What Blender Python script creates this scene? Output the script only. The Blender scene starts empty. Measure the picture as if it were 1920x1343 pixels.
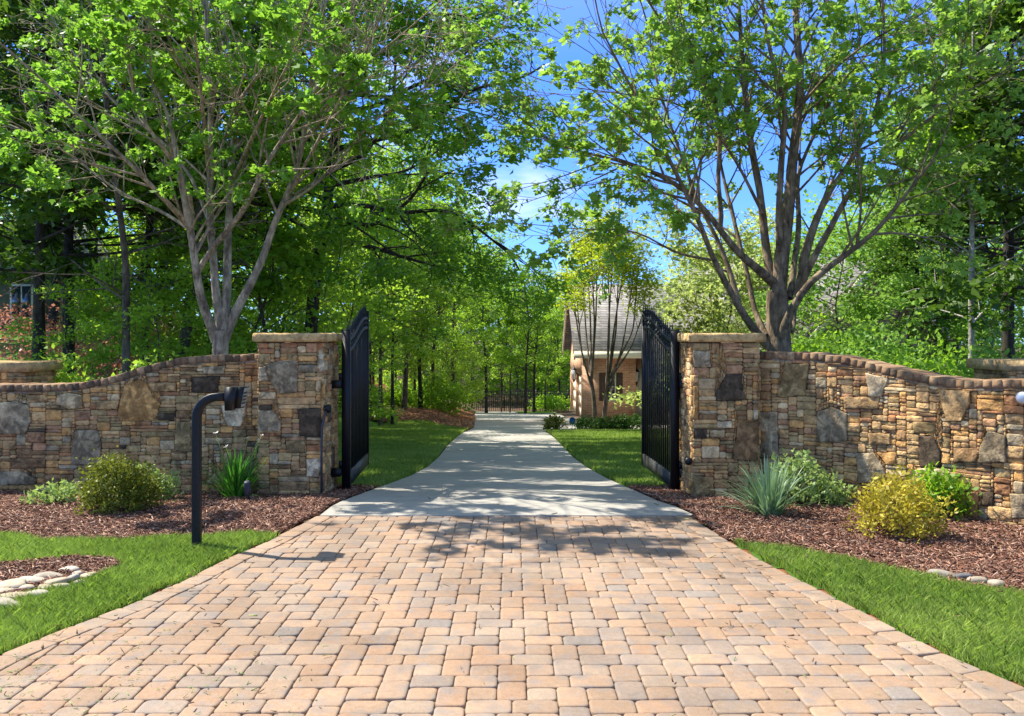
import bpy, math, random
import numpy as np
from mathutils import Vector
sc = bpy.context.scene
R = math.radians
F, H, CX, HY = 1620.0, 1.8, 960.0, 625.0      # focal length in photo pixels, eye height, vanishing point

# ------------------------------------------------------------------ camera, world, sun
cam_d = bpy.data.cameras.new("camera"); cam = bpy.data.objects.new("camera", cam_d)
sc.collection.objects.link(cam); sc.camera = cam
cam.location = (0, 0, H); cam.rotation_euler = (R(90), 0, 0)
cam_d.sensor_width = 36; cam_d.lens = F / 1920 * 36; cam_d.shift_y = -46.5 / 1920
cam_d.clip_start = 0.05; cam_d.clip_end = 1000
SUN = Vector((-0.69, 0.32, 1.0)).normalized()          # towards the sun
SUN_EL = math.asin(SUN.z); SUN_AZ = math.atan2(SUN.x, SUN.y)
w = bpy.data.worlds.new("World"); sc.world = w; w.use_nodes = True
nt = w.node_tree; nt.nodes.clear()
out = nt.nodes.new("ShaderNodeOutputWorld"); bg = nt.nodes.new("ShaderNodeBackground")
sky = nt.nodes.new("ShaderNodeTexSky"); sky.sky_type = 'NISHITA'; sky.sun_disc = False
sky.sun_elevation = SUN_EL; sky.sun_rotation = SUN_AZ
sky.air_density = 1.0; sky.dust_density = 0.1; sky.ozone_density = 3.0; sky.altitude = 500
tc = nt.nodes.new("ShaderNodeTexCoord"); mp = nt.nodes.new("ShaderNodeMapping"); mp.inputs['Scale'].default_value = (1, 1, 3)
ns = nt.nodes.new("ShaderNodeTexNoise"); ns.inputs['Scale'].default_value = 3.2; ns.inputs['Detail'].default_value = 7
ns.inputs['Roughness'].default_value = .55
cr = nt.nodes.new("ShaderNodeValToRGB"); cr.color_ramp.elements[0].position = .60; cr.color_ramp.elements[1].position = .80
mx = nt.nodes.new("ShaderNodeMixRGB"); mx.inputs[2].default_value = (3.6, 3.9, 4.3, 1)
nt.links.new(tc.outputs['Generated'], mp.inputs[0]); nt.links.new(mp.outputs[0], ns.inputs[0])
nt.links.new(ns.outputs[0], cr.inputs[0]); nt.links.new(cr.outputs[0], mx.inputs[0])
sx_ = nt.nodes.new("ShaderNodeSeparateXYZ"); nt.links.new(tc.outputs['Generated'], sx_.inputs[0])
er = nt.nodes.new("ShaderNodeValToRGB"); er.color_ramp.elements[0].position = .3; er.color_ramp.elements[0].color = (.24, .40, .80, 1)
er.color_ramp.elements[1].position = .75; er.color_ramp.elements[1].color = (1.5, 1.18, .80, 1)      # deep clear blue low down; unseen overhead sky warmed and brightened to lift shade
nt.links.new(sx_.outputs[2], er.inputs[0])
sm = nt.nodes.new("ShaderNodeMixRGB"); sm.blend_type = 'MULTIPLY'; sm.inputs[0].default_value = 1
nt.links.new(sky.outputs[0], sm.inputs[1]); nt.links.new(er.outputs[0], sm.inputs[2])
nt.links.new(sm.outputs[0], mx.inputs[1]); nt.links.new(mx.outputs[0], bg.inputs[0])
bg.inputs[1].default_value = 0.15
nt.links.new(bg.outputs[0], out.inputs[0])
sd = bpy.data.lights.new("sun", 'SUN'); sd.energy = 3.9; sd.angle = R(0.53); sd.color = (1, .95, .86)
so = bpy.data.objects.new("sun", sd); sc.collection.objects.link(so)
so.rotation_euler = SUN.to_track_quat('Z', 'Y').to_euler(); so.location = (-20, 10, 40)
sc.view_settings.view_transform = 'Standard'; sc.view_settings.look = 'None'
sc.view_settings.exposure = 1.38; sc.view_settings.gamma = 1
sc.cycles.max_bounces = 8; sc.cycles.diffuse_bounces = 4; sc.cycles.transmission_bounces = 4
sc.cycles.transparent_max_bounces = 4; sc.cycles.use_denoising = True

# ------------------------------------------------------------------ helpers
def tag(o, label=None, cat=None, group=None, kind=None):
    if label: o['label'] = label
    if cat: o['category'] = cat
    if group: o['group'] = group
    if kind: o['kind'] = kind
    return o
def empty(name, loc, label, cat, group=None, rz=0):
    o = bpy.data.objects.new(name, None); sc.collection.objects.link(o)
    o.location = loc; o.rotation_euler.z = rz; o.empty_display_size = .2
    return tag(o, label, cat, group)
def G0(y):
    y = np.asarray(y, float)
    return np.where(y < 9, 0.0, -.07 * (np.minimum(y, 56) - 9))
def ss(t): t = np.clip(t, 0, 1); return t * t * (3 - 2 * t)
def G(x, y):
    x = np.asarray(x, float); y = np.asarray(y, float)
    rise = ss((-x - 4.3) / 8) * ss((y - 11) / 20) * 3.4
    bank = .45 * ss((-x - 1.8) / 2.0) * ss((y - 30) / 5)
    right = ss((x - 7) / 8) * ss((y - 10) / 15) * 1.3
    return G0(y) + rise + bank + right
def g(x, y): return float(G(x, y))
def P(px, py, Y): return ((px - CX) * Y / F, Y, H - (py - HY) * Y / F)
def ground(px, py):
    a = (py - HY) / F
    Y = H / a if H / a < 9 else 1.17 / (a - .07)
    return ((px - CX) * Y / F, Y)

class MB:
    """collects geometry (with a per-vertex colour) and links it as ONE mesh object"""
    def __init__(s): s.v = []; s.f = {}; s.c = []; s.n = 0; s.sm = {}
    def add(s, verts, faces, col=(1, 1, 1)):
        verts = np.asarray(verts, float).reshape(-1, 3)
        s.v.append(verts)
        c = np.asarray(col, float)
        if c.ndim == 1: c = np.tile(c, (len(verts), 1))
        if c.shape[1] == 3: c = np.hstack([c, np.ones((len(c), 1))])
        s.c.append(c)
        if isinstance(faces, np.ndarray): s.f.setdefault(faces.shape[1], []).append(faces + s.n)
        else:
            for f in faces: s.f.setdefault(len(f), []).append(np.array([f]) + s.n)
        s.n += len(verts)
    def box(s, x0, x1, y0, y1, z0, z1, col=(1, 1, 1), M=None):
        v = np.array([(x, y, z) for z in (z0, z1) for y in (y0, y1) for x in (x0, x1)], float)
        if M is not None: v = M(v)
        s.add(v, np.array([(0, 2, 3, 1), (4, 5, 7, 6), (0, 1, 5, 4), (2, 6, 7, 3), (0, 4, 6, 2), (1, 3, 7, 5)]), col)
    def tube(s, pts, rad, seg=8, col=(1, 1, 1), cap=True, wob=0, rng=None):
        pts = np.asarray(pts, float); n = len(pts)
        rad = np.broadcast_to(np.asarray(rad, float), (n,))
        t = np.gradient(pts, axis=0) if n > 1 else np.array([[0, 0, 1.]])
        t /= np.linalg.norm(t, axis=1)[:, None] + 1e-9
        ref = np.array([0.31, .95, .05]) if abs(t[0, 2]) > .7 else np.array([0, 0, 1.])
        u = np.cross(t, ref); u /= np.linalg.norm(u, axis=1)[:, None] + 1e-9
        v = np.cross(t, u)
        a = np.linspace(0, 2 * math.pi, seg, endpoint=False)
        rr = np.ones((n, seg))
        if wob and rng is not None:
            ph = rng.uniform(0, 6.28, 3)
            k = np.arange(n)[:, None]
            rr = 1 + wob * (np.sin(2 * a + ph[0] + k * .35) * .6 + np.sin(3 * a + ph[1] - k * .5) * .5) + rng.normal(0, wob * .25, (n, seg))
        ring = pts[:, None, :] + rad[:, None, None] * rr[:, :, None] * (np.cos(a)[None, :, None] * u[:, None, :] + np.sin(a)[None, :, None] * v[:, None, :])
        i = np.arange(n - 1)[:, None] * seg; j = np.arange(seg)[None, :]; j2 = (j + 1) % seg
        q = np.stack([i + j, i + j2, i + seg + j2, i + seg + j], -1).reshape(-1, 4)
        s.add(ring.reshape(-1, 3), q, col)
        if cap:
            b = s.n - n * seg
            s.f.setdefault(seg, []).append(np.array([list(range(b + seg - 1, b - 1, -1))]))
            s.f.setdefault(seg, []).append(np.array([list(range(s.n - seg, s.n))]))
    def build(s, name, mat, parent=None, smooth=False):
        me = bpy.data.meshes.new(name)
        V = np.concatenate(s.v); C = np.concatenate(s.c)
        me.vertices.add(len(V)); me.vertices.foreach_set("co", V.astype(np.float32).ravel())
        li, ls, tot = [], [], 0; cnt = 0
        for k, arrs in s.f.items():
            A = np.concatenate(arrs)
            li.append(A.ravel()); ls.append(tot + np.arange(len(A)) * k); tot += A.size; cnt += len(A)
        li = np.concatenate(li).astype(np.int32); ls = np.concatenate(ls).astype(np.int32)
        me.loops.add(tot); me.loops.foreach_set("vertex_index", li)
        me.polygons.add(cnt); me.polygons.foreach_set("loop_start", ls)
        at = me.attributes.new("tint", 'FLOAT_COLOR', 'POINT')
        at.data.foreach_set("color", C.astype(np.float32).ravel())
        me.update(calc_edges=True); me.validate()
        if smooth: me.polygons.foreach_set("use_smooth", np.ones(cnt, bool))
        me.materials.append(mat)
        o = bpy.data.objects.new(name, me); sc.collection.objects.link(o)
        if parent:
            o.parent = parent
            # geometry is written in world space: bring it into the parent's frame
            M = np.array(mat_of(parent).inverted())
            W = V @ M[:3, :3].T + M[:3, 3]
            me.vertices.foreach_set("co", W.astype(np.float32).ravel()); me.update()
        return o
def mat_of(o):
    from mathutils import Matrix
    return Matrix.Translation(o.location) @ o.rotation_euler.to_matrix().to_4x4()

# ------------------------------------------------------------------ materials
def new_mat(name):
    m = bpy.data.materials.new(name); m.use_nodes = True
    t = m.node_tree; t.nodes.clear()
    o = t.nodes.new("ShaderNodeOutputMaterial"); b = t.nodes.new("ShaderNodeBsdfPrincipled")
    t.links.new(b.outputs[0], o.inputs[0]); b.inputs['Specular IOR Level'].default_value = .3
    return m, t, b, o
def N(t, k, **kw):
    n = t.nodes.new(k)
    for a, v in kw.items():
        if hasattr(n, a): setattr(n, a, v)
        else: n.inputs[a.replace('_', ' ')].default_value = v
    return n
def ramp(t, src, stops):
    r = t.nodes.new("ShaderNodeValToRGB"); el = r.color_ramp.elements
    while len(el) < len(stops): el.new(.5)
    for e, (p, c) in zip(el, stops): e.position = p; e.color = (*c, 1) if len(c) == 3 else c
    t.links.new(src, r.inputs[0]); return r.outputs[0]
def mul(t, a, b, fac=1.0, mode='MULTIPLY'):
    m = t.nodes.new("ShaderNodeMixRGB"); m.blend_type = mode; m.inputs[0].default_value = fac if not hasattr(fac, 'node') else 1
    if hasattr(fac, 'node'): t.links.new(fac, m.inputs[0])
    for i, s in ((1, a), (2, b)):
        if hasattr(s, 'node'): t.links.new(s, m.inputs[i])
        else: m.inputs[i].default_value = (*s, 1)
    return m.outputs[0]
def noise(t, scale, detail=5, rough=.6, coord='Object', dist=0, vec=None):
    n = t.nodes.new("ShaderNodeTexNoise"); n.inputs['Scale'].default_value = scale
    n.inputs['Detail'].default_value = detail; n.inputs['Roughness'].default_value = rough; n.inputs['Distortion'].default_value = dist
    if vec is None: vec = t.nodes.new("ShaderNodeTexCoord").outputs[coord]
    t.links.new(vec, n.inputs[0]); return n.outputs[0]
def attr(t, name='tint'):
    a = t.nodes.new("ShaderNodeAttribute"); a.attribute_name = name; return a.outputs['Color']
def bump(t, b, src, strength, dist=.01):
    n = t.nodes.new("ShaderNodeBump"); n.inputs['Strength'].default_value = strength; n.inputs['Distance'].default_value = dist
    t.links.new(src, n.inputs['Height']); t.links.new(n.outputs[0], b.inputs['Normal']); return n

def m_stone(name, stain=.55, bs=.9):
    m, t, b, o = new_mat(name)
    base = mul(t, attr(t), (1.28, 1.13, .86))
    n1 = noise(t, 9, 8, .65, dist=.6); n2 = noise(t, 38, 6, .7); n3 = noise(t, 3.5, 4, .6)
    c = mul(t, base, ramp(t, n1, [(.30, (.42, .38, .34)), (.5, (1.0, .98, .95)), (.70, (1.45, 1.38, 1.25))]), .8)
    c = mul(t, c, ramp(t, n2, [(.3, (.62, .6, .58)), (.6, (1.1, 1.1, 1.1))]), .7)
    c = mul(t, c, ramp(t, n3, [(.3, (1, .86, .7)), (.65, (1, 1.02, 1.05))]), .45)
    n4 = noise(t, 6.5, 7, .62, dist=.8)
    at_ = t.nodes.new("ShaderNodeAttribute"); at_.attribute_name = 'tint'
    iv = t.nodes.new("ShaderNodeMath"); iv.operation = 'MULTIPLY_ADD'; iv.inputs[1].default_value = -.10; iv.inputs[2].default_value = .10; t.links.new(at_.outputs['Alpha'], iv.inputs[0])
    ad = t.nodes.new("ShaderNodeMath"); ad.operation = 'ADD'; t.links.new(n4, ad.inputs[0]); t.links.new(iv.outputs[0], ad.inputs[1]); n4 = ad.outputs[0]
    c = mul(t, c, ramp(t, n4, [(.30, (1.25, 1.2, 1.12)), (.54, (1, 1, 1)), (.63, (.36, .34, .31))]), stain)
    t.links.new(c, b.inputs['Base Color']); b.inputs['Roughness'].default_value = .9
    s = t.nodes.new("ShaderNodeMath"); s.operation = 'ADD'; t.links.new(n1, s.inputs[0]); t.links.new(n2, s.inputs[1])
    bump(t, b, s.outputs[0], bs, .018); return m
def m_flatcol(name, col, rough=.6, nscale=12, amp=.15, metal=0, bs=.1, spec=.3):
    m, t, b, o = new_mat(name)
    n = noise(t, nscale, 6)
    lo = tuple(max(0, c * (1 - amp)) for c in col); hi = tuple(c * (1 + amp) for c in col)
    t.links.new(ramp(t, n, [(.3, lo), (.7, hi)]), b.inputs['Base Color'])
    b.inputs['Roughness'].default_value = rough; b.inputs['Metallic'].default_value = metal
    b.inputs['Specular IOR Level'].default_value = spec
    if bs: bump(t, b, n, bs, .01)
    return m
def m_leaf(name, dark, light, trans, tfac=.4, rough=.45, spec=.25):
    m, t, b, o = new_mat(name)
    a = attr(t); sep = t.nodes.new("ShaderNodeSeparateColor"); t.links.new(a, sep.inputs[0])
    c = ramp(t, sep.outputs[0], [(0, dark), (1, light)])
    ct = ramp(t, sep.outputs[0], [(0, tuple(x * .7 for x in trans)), (1, trans)])
    t.links.new(c, b.inputs['Base Color']); b.inputs['Roughness'].default_value = rough
    b.inputs['Specular IOR Level'].default_value = spec
    tr = t.nodes.new("ShaderNodeBsdfTranslucent"); t.links.new(ct, tr.inputs[0])
    mixs = t.nodes.new("ShaderNodeMixShader"); mixs.inputs[0].default_value = tfac
    t.links.new(b.outputs[0], mixs.inputs[1]); t.links.new(tr.outputs[0], mixs.inputs[2]); t.links.new(mixs.outputs[0], o.inputs[0])
    return m
def m_bark(name, c0, c1, vs=3.0, lich=None):
    m, t, b, o = new_mat(name)
    tcn = t.nodes.new("ShaderNodeTexCoord"); mpn = t.nodes.new("ShaderNodeMapping"); mpn.inputs['Scale'].default_value = (14, 14, vs)
    t.links.new(tcn.outputs['Object'], mpn.inputs[0])
    n = noise(t, 1.2, 7, .65, vec=mpn.outputs[0], dist=.5); n2 = noise(t, 5, 5)
    c = ramp(t, n, [(.32, c0), (.66, c1)])
    c = mul(t, c, ramp(t, n2, [(.35, (.45, .43, .40)), (.62, (1.2, 1.17, 1.1))]), .9)
    t.links.new(c, b.inputs['Base Color']); b.inputs['Roughness'].default_value = .92
    bump(t, b, n, 1.0, .035); return m
M = {}
M['stone'] = m_stone('stone_facing', .7, 1.0); M['cap'] = m_stone('limestone_cap', .3, 1.0); M['brickcap'] = m_stone('coping_brick', .25, .5)
M['mortar'] = m_flatcol('mortar', (.22, .17, .12), .95, 30, .4, bs=.8)
M['iron'] = m_flatcol('black_iron', (.010, .010, .011), .45, 40, .4, 0, .05, .3)
M['iron_rail'] = m_flatcol('weathered_black_rail', (.05, .048, .045), .5, 8, .35, 0, .05, .4)
M['bark_grey'] = m_bark('grey_maple_bark', (.15, .115, .075), (.60, .49, .34))
M['bark_grey2'] = m_bark('dark_grey_maple_bark', (.085, .06, .038), (.38, .285, .175))
M['bark_dark'] = m_bark('dark_bark', (.022, .018, .014), (.085, .07, .055))
M['bark_mid'] = m_bark('brown_bark', (.06, .048, .036), (.19, .155, .12))
M['bark_pale'] = m_bark('pale_bark', (.25, .23, .2), (.6, .57, .5), 10)
M['leaf_maple'] = m_leaf('maple_leaf', (.07, .18, .014), (.25, .42, .05), (.38, .72, .06), .46)
M['leaf_maple_r'] = m_leaf('maple_leaf_fresh', (.09, .21, .02), (.29, .46, .08), (.46, .74, .09), .45)
M['leaf_oak'] = m_leaf('oak_leaf', (.045, .13, .011), (.15, .30, .025), (.30, .60, .025), .42)
M['leaf_wood'] = m_leaf('woodland_leaf', (.08, .19, .016), (.25, .42, .04), (.46, .76, .04), .46)
M['leaf_wood2'] = m_leaf('woodland_leaf_yellow', (.12, .25, .018), (.34, .49, .05), (.56, .84, .06), .47)
M['leaf_dark'] = m_leaf('evergreen_leaf', (.03, .075, .01), (.13, .23, .03), (.18, .34, .025), .3)
M['leaf_pale'] = m_leaf('pale_leaf', (.24, .32, .07), (.52, .60, .19), (.68, .80, .2), .45)
M['leaf_myrtle'] = m_leaf('crape_myrtle_leaf', (.20, .30, .012), (.46, .54, .03), (.66, .78, .03), .5)
M['leaf_bright'] = m_leaf('weeping_maple_leaf', (.08, .20, .02), (.26, .44, .07), (.36, .62, .08), .45)
M['leaf_red'] = m_leaf('red_leaf', (.34, .10, .07), (.78, .40, .30), (.7, .3, .18), .4)
M['leaf_gold'] = m_leaf('golden_cypress_leaf', (.26, .24, .03), (.74, .60, .07), (.66, .56, .05), .35)
M['leaf_olive'] = m_leaf('olive_shrub_leaf', (.05, .085, .012), (.30, .31, .03), (.32, .36, .03), .3)
M['leaf_azalea'] = m_leaf('azalea_leaf', (.16, .28, .05), (.46, .58, .2), (.45, .62, .13), .35)
M['leaf_box'] = m_leaf('boxwood_leaf', (.02, .06, .01), (.09, .17, .03), (.1, .25, .03), .25)
M['leaf_iris'] = m_leaf('blue_green_blade', (.13, .24, .10), (.40, .52, .32), (.30, .5, .2), .3, .35, .4)
M['leaf_lily'] = m_leaf('lily_blade', (.02, .09, .015), (.12, .32, .04), (.12, .40, .03), .35, .35, .4)
M['grass'] = m_leaf('grass_blade', (.13, .24, .03), (.46, .52, .14), (.36, .56, .07), .4, .5)
M['flower'] = m_flatcol('pale_flower', (.75, .7, .6), .6)

# ground materials
def m_soil():
    m, t, b, o = new_mat('forest_floor')
    n = noise(t, 1.2, 8, .65); n2 = noise(t, 14, 7, .7)
    c = ramp(t, n, [(.35, (.07, .045, .028)), (.62, (.13, .085, .055))])
    c = mul(t, c, ramp(t, n2, [(.3, (.5, .5, .5)), (.65, (1.4, 1.3, 1.2))]), .9)
    t.links.new(c, b.inputs['Base Color']); b.inputs['Roughness'].default_value = 1; bump(t, b, n2, 1, .04); return m
def m_ground(name, stops, s1, s2, bs=.8, bd=.03):
    m, t, b, o = new_mat(name)
    n = noise(t, s1, 7, .65); n2 = noise(t, s2, 6, .75)
    c = ramp(t, n, stops); c = mul(t, c, ramp(t, n2, [(.3, (.45, .45, .45)), (.65, (1.35, 1.3, 1.25))]), .85)
    t.links.new(c, b.inputs['Base Color']); b.inputs['Roughness'].default_value = 1; b.inputs['Specular IOR Level'].default_value = .1
    bump(t, b, n2, bs, bd); return m
M['soil'] = m_soil()
M['lawn'] = m_ground('lawn_soil', [(.3, (.07, .16, .02)), (.7, (.13, .24, .04))], 2, 45)
M['mulch'] = m_ground('mulch_bed', [(.3, (.07, .032, .02)), (.7, (.13, .062, .036))], 3, 40)
M['straw'] = m_ground('pine_straw', [(.3, (.16, .065, .03)), (.7, (.34, .16, .08))], 1.5, 20)
M['chip'] = m_ground('mulch_chip', [(.3, (.13, .06, .042)), (.7, (.27, .15, .11))], 9, 60, .3)
m, t, b, o = new_mat('bark_chips'); t.links.new(mul(t, attr(t), ramp(t, noise(t, 60, 4), [(.3, (.7, .7, .7)), (.7, (1.2, 1.2, 1.2))])), b.inputs['Base Color']); b.inputs['Roughness'].default_value = .8; M['chip'] = m
M['verge'] = m_ground('red_clay', [(.3, (.20, .075, .035)), (.7, (.36, .16, .08))], 5, 50)
M['sand'] = m_flatcol('joint_sand', (.15, .10, .065), 1, 60, .4, bs=.4)
def m_concrete():
    m, t, b, o = new_mat('brushed_concrete')
    n = noise(t, .8, 8, .65); n2 = noise(t, 60, 4, .8); n3 = noise(t, 5, 6, .7)
    c = ramp(t, n, [(.3, (.32, .295, .25)), (.7, (.41, .38, .325))])
    c = mul(t, c, ramp(t, n2, [(.25, (.75, .75, .75)), (.6, (1.1, 1.1, 1.1))]), .7)
    c = mul(t, c, ramp(t, n3, [(.3, (.8, .79, .77)), (.6, (1.05, 1.05, 1.04))]), .7)
    t.links.new(c, b.inputs['Base Color']); b.inputs['Roughness'].default_value = .85; bump(t, b, n2, .35, .004); return m
M['concrete'] = m_concrete()
def m_paver():
    m, t, b, o = new_mat('tumbled_paver')
    base = attr(t); n1 = noise(t, 7, 6, .6); n2 = noise(t, 160, 3, .8); n3 = noise(t, 28, 5, .7)
    c = mul(t, base, (.245, .21, .185), ramp(t, n1, [(.48, (0, 0, 0)), (.66, (.75, .75, .75))]), 'MIX')
    c = mul(t, c, ramp(t, n2, [(.3, (.62, .6, .58)), (.55, (1, 1, 1)), (.75, (1.3, 1.3, 1.3))]), .75)
    c = mul(t, c, ramp(t, n3, [(.3, (.8, .78, .76)), (.65, (1.08, 1.08, 1.08))]), .8)
    c = mul(t, c, ramp(t, noise(t, .9, 6, .6), [(.32, (.74, .72, .70)), (.58, (1.06, 1.05, 1.04))]), .95)
    t.links.new(c, b.inputs['Base Color']); b.inputs['Roughness'].default_value = .82
    bump(t, b, n2, .5, .003); return m
M['paver'] = m_paver()
def m_bricks(name, ca, cb, mort, scale=1):
    m, t, b, o = new_mat(name)
    tcn = t.nodes.new("ShaderNodeTexCoord"); 
    sx = t.nodes.new("ShaderNodeSeparateXYZ"); t.links.new(tcn.outputs['Object'], sx.inputs[0])
    ad = t.nodes.new("ShaderNodeMath"); ad.operation = 'ADD'; t.links.new(sx.outputs[0], ad.inputs[0]); t.links.new(sx.outputs[1], ad.inputs[1])
    cb_ = t.nodes.new("ShaderNodeCombineXYZ"); t.links.new(ad.outputs[0], cb_.inputs[0]); t.links.new(sx.outputs[2], cb_.inputs[1])
    br = t.nodes.new("ShaderNodeTexBrick"); t.links.new(cb_.outputs[0], br.inputs[0])
    br.inputs['Scale'].default_value = scale; br.inputs['Brick Width'].default_value = .2; br.inputs['Row Height'].default_value = .068
    br.inputs['Mortar Size'].default_value = .008; br.inputs['Color1'].default_value = (*ca, 1); br.inputs['Color2'].default_value = (*cb, 1); br.inputs['Mortar'].default_value = (*mort, 1)
    n = noise(t, 2.5, 6); c = mul(t, br.outputs[0], ramp(t, n, [(.3, (.75, .72, .7)), (.65, (1.15, 1.1, 1.08))]), .9)
    t.links.new(c, b.inputs['Base Color']); b.inputs['Roughness'].default_value = .9; return m
M['brick'] = m_bricks('house_brick', (.60, .27, .14), (.76, .42, .25), (.72, .56, .42))
M['brick_dark'] = m_bricks('gable_brick', (.22, .13, .09), (.34, .21, .15), (.35, .3, .25))
def m_shingle():
    m, t, b, o = new_mat('roof_shingle')
    tcn = t.nodes.new("ShaderNodeTexCoord"); sx = t.nodes.new("ShaderNodeSeparateXYZ"); t.links.new(tcn.outputs['Object'], sx.inputs[0])
    ad = t.nodes.new("ShaderNodeMath"); ad.operation = 'ADD'; t.links.new(sx.outputs[0], ad.inputs[0]); t.links.new(sx.outputs[1], ad.inputs[1])
    cb_ = t.nodes.new("ShaderNodeCombineXYZ"); t.links.new(ad.outputs[0], cb_.inputs[0]); t.links.new(sx.outputs[2], cb_.inputs[1])
    br = t.nodes.new("ShaderNodeTexBrick"); t.links.new(cb_.outputs[0], br.inputs[0])
    br.inputs['Brick Width'].default_value = .3; br.inputs['Row Height'].default_value = .1; br.inputs['Mortar Size'].default_value = .01; br.inputs['Scale'].default_value = 1
    br.inputs['Color1'].default_value = (.20, .185, .18, 1); br.inputs['Color2'].default_value = (.33, .31, .295, 1); br.inputs['Mortar'].default_value = (.08, .075, .07, 1)
    n = noise(t, 1.5, 6); c = mul(t, br.outputs[0], ramp(t, n, [(.3, (.8, .8, .8)), (.65, (1.15, 1.12, 1.1))]), .9)
    t.links.new(c, b.inputs['Base Color']); b.inputs['Roughness'].default_value = .95; return m
M['shingle'] = m_shingle()
M['cream'] = m_flatcol('cream_paint', (.80, .73, .56), .6, 5, .08)
M['shutter'] = m_flatcol('brown_shutter', (.12, .075, .055), .6, 8, .15)
M['glass'] = m_flatcol('window_glass', (.03, .04, .045), .06, 2, .3, 0, 0, .8)
M['olive'] = m_flatcol('olive_siding', (.17, .17, .10), .8, 5, .12)
M['lampglass'] = m_flatcol('frosted_glass', (.72, .75, .78), .25, 5, .06, 0, 0, .5)
M['blue'] = m_flatcol('blue_plastic', (.03, .22, .6), .4, 5, .1, 0, 0)
M['metal_plate'] = m_flatcol('brushed_steel', (.55, .55, .55), .35, 30, .1, .8)
M['conduit'] = m_flatcol('grey_conduit', (.05, .055, .06), .5, 10, .2)
m, t, b, o = new_mat('river_rock'); t.links.new(mul(t, attr(t), ramp(t, noise(t, 14, 7, .65), [(.3, (.7, .66, .6)), (.65, (1.1, 1.1, 1.1))])), b.inputs['Base Color']); b.inputs['Roughness'].default_value = .75; bump(t, b, noise(t, 25, 5), .4, .01); M['rock'] = m

rng = np.random.default_rng(7); random.seed(7)

# ------------------------------------------------------------------ ground, drive, beds
EL = [(-3.2, 1.0), (-2.98, 4.0), (-2.87, 4.84), (-2.71, 5.32), (-2.57, 5.66), (-2.41, 6.23), (-2.28, 6.9), (-2.12, 7.45), (-1.93, 8.52)]
ER = [(3.6, 1.0), (2.78, 3.9), (2.62, 4.38), (2.43, 4.88), (2.31, 5.43), (2.16, 6.06), (1.98, 6.86), (1.88, 7.46), (1.75, 8.52)]
CLp = [(600, 966), (640, 940), (688, 922), (729, 907), (768, 893), (801, 876), (822, 858), (840, 835), (857, 819), (871, 810), (887, 803), (889, 790), (890, 772)]
CRp = [(1302, 966), (1235, 940), (1195, 922), (1160, 907), (1130, 893), (1100, 876), (1075, 858), (1053, 835), (1040, 822), (1030, 814), (1020, 808)]
CL = [ground(*p) for p in CLp]; CR = [ground(*p) for p in CRp]
def interp(tab, y):
    return np.interp(y, [p[1] for p in tab], [p[0] for p in tab])
def eL(y): y = np.asarray(y, float); return np.where(y < 8.52, interp(EL, y), interp(CL, y))
def eR(y): y = np.asarray(y, float); return np.where(y < 8.52, interp(ER, y), interp(CR, y))

def grid(name, xs, ys, mat, off=0, amp=0, holes=None):
    X, Y = np.meshgrid(xs, ys); Z = G(X, Y) + off
    if amp: Z = Z + amp * (np.sin(X * 5.1 + Y * 2.3) * np.sin(Y * 4.3 - X * 1.7) + rng.normal(0, .5, X.shape))
    V = np.stack([X, Y, Z], -1).reshape(-1, 3); nx = len(xs)
    i, j = np.meshgrid(np.arange(len(ys) - 1), np.arange(nx - 1), indexing='ij')
    q = np.stack([i * nx + j, i * nx + j + 1, (i + 1) * nx + j + 1, (i + 1) * nx + j], -1).reshape(-1, 4)
    if holes is not None:
        cx = (xs[:-1] + xs[1:]) / 2; cy = (ys[:-1] + ys[1:]) / 2
        XX, YY = np.meshgrid(cx, cy); q = q[holes(XX, YY).ravel()]
    mb = MB(); mb.add(V, q); o = mb.build(name, mat, smooth=True); tag(o, kind='structure'); return o
grid('ground', np.unique(np.concatenate([np.linspace(-160, -14, 30), np.linspace(-14, 14, 57), np.linspace(14, 160, 30)])),
     np.unique(np.concatenate([np.linspace(-60, 0, 10), np.linspace(0, 60, 121), np.linspace(60, 300, 30)])), M['soil'], -.075)

def strip(mb, ys, xl, xr, nx, off, th=0):
    ys = np.asarray(ys); XL = xl(ys); XR = xr(ys); t = np.linspace(0, 1, nx)
    X = XL[:, None] + (XR - XL)[:, None] * t; Y = np.tile(ys[:, None], (1, nx)); Z = G0(Y) + off
    i, j = np.meshgrid(np.arange(len(ys) - 1), np.arange(nx - 1), indexing='ij')
    q = np.stack([i * nx + j, i * nx + j + 1, (i + 1) * nx + j + 1, (i + 1) * nx + j], -1).reshape(-1, 4)
    V = np.stack([X, Y, Z], -1).reshape(-1, 3); mb.add(V, q)
    if th:
        n = len(ys)
        per = [(i, 0) for i in range(n)] + [(n - 1, j) for j in range(1, nx)] + [(i, nx - 1) for i in range(n - 2, -1, -1)] + [(0, j) for j in range(nx - 2, 0, -1)]
        top = np.array([V[i * nx + j] for i, j in per]); bot = top - [0, 0, th]; k = len(per)
        a = np.arange(k); b2 = (a + 1) % k
        mb.add(np.vstack([top, bot]), np.stack([a, b2, b2 + k, a + k], -1))
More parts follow.
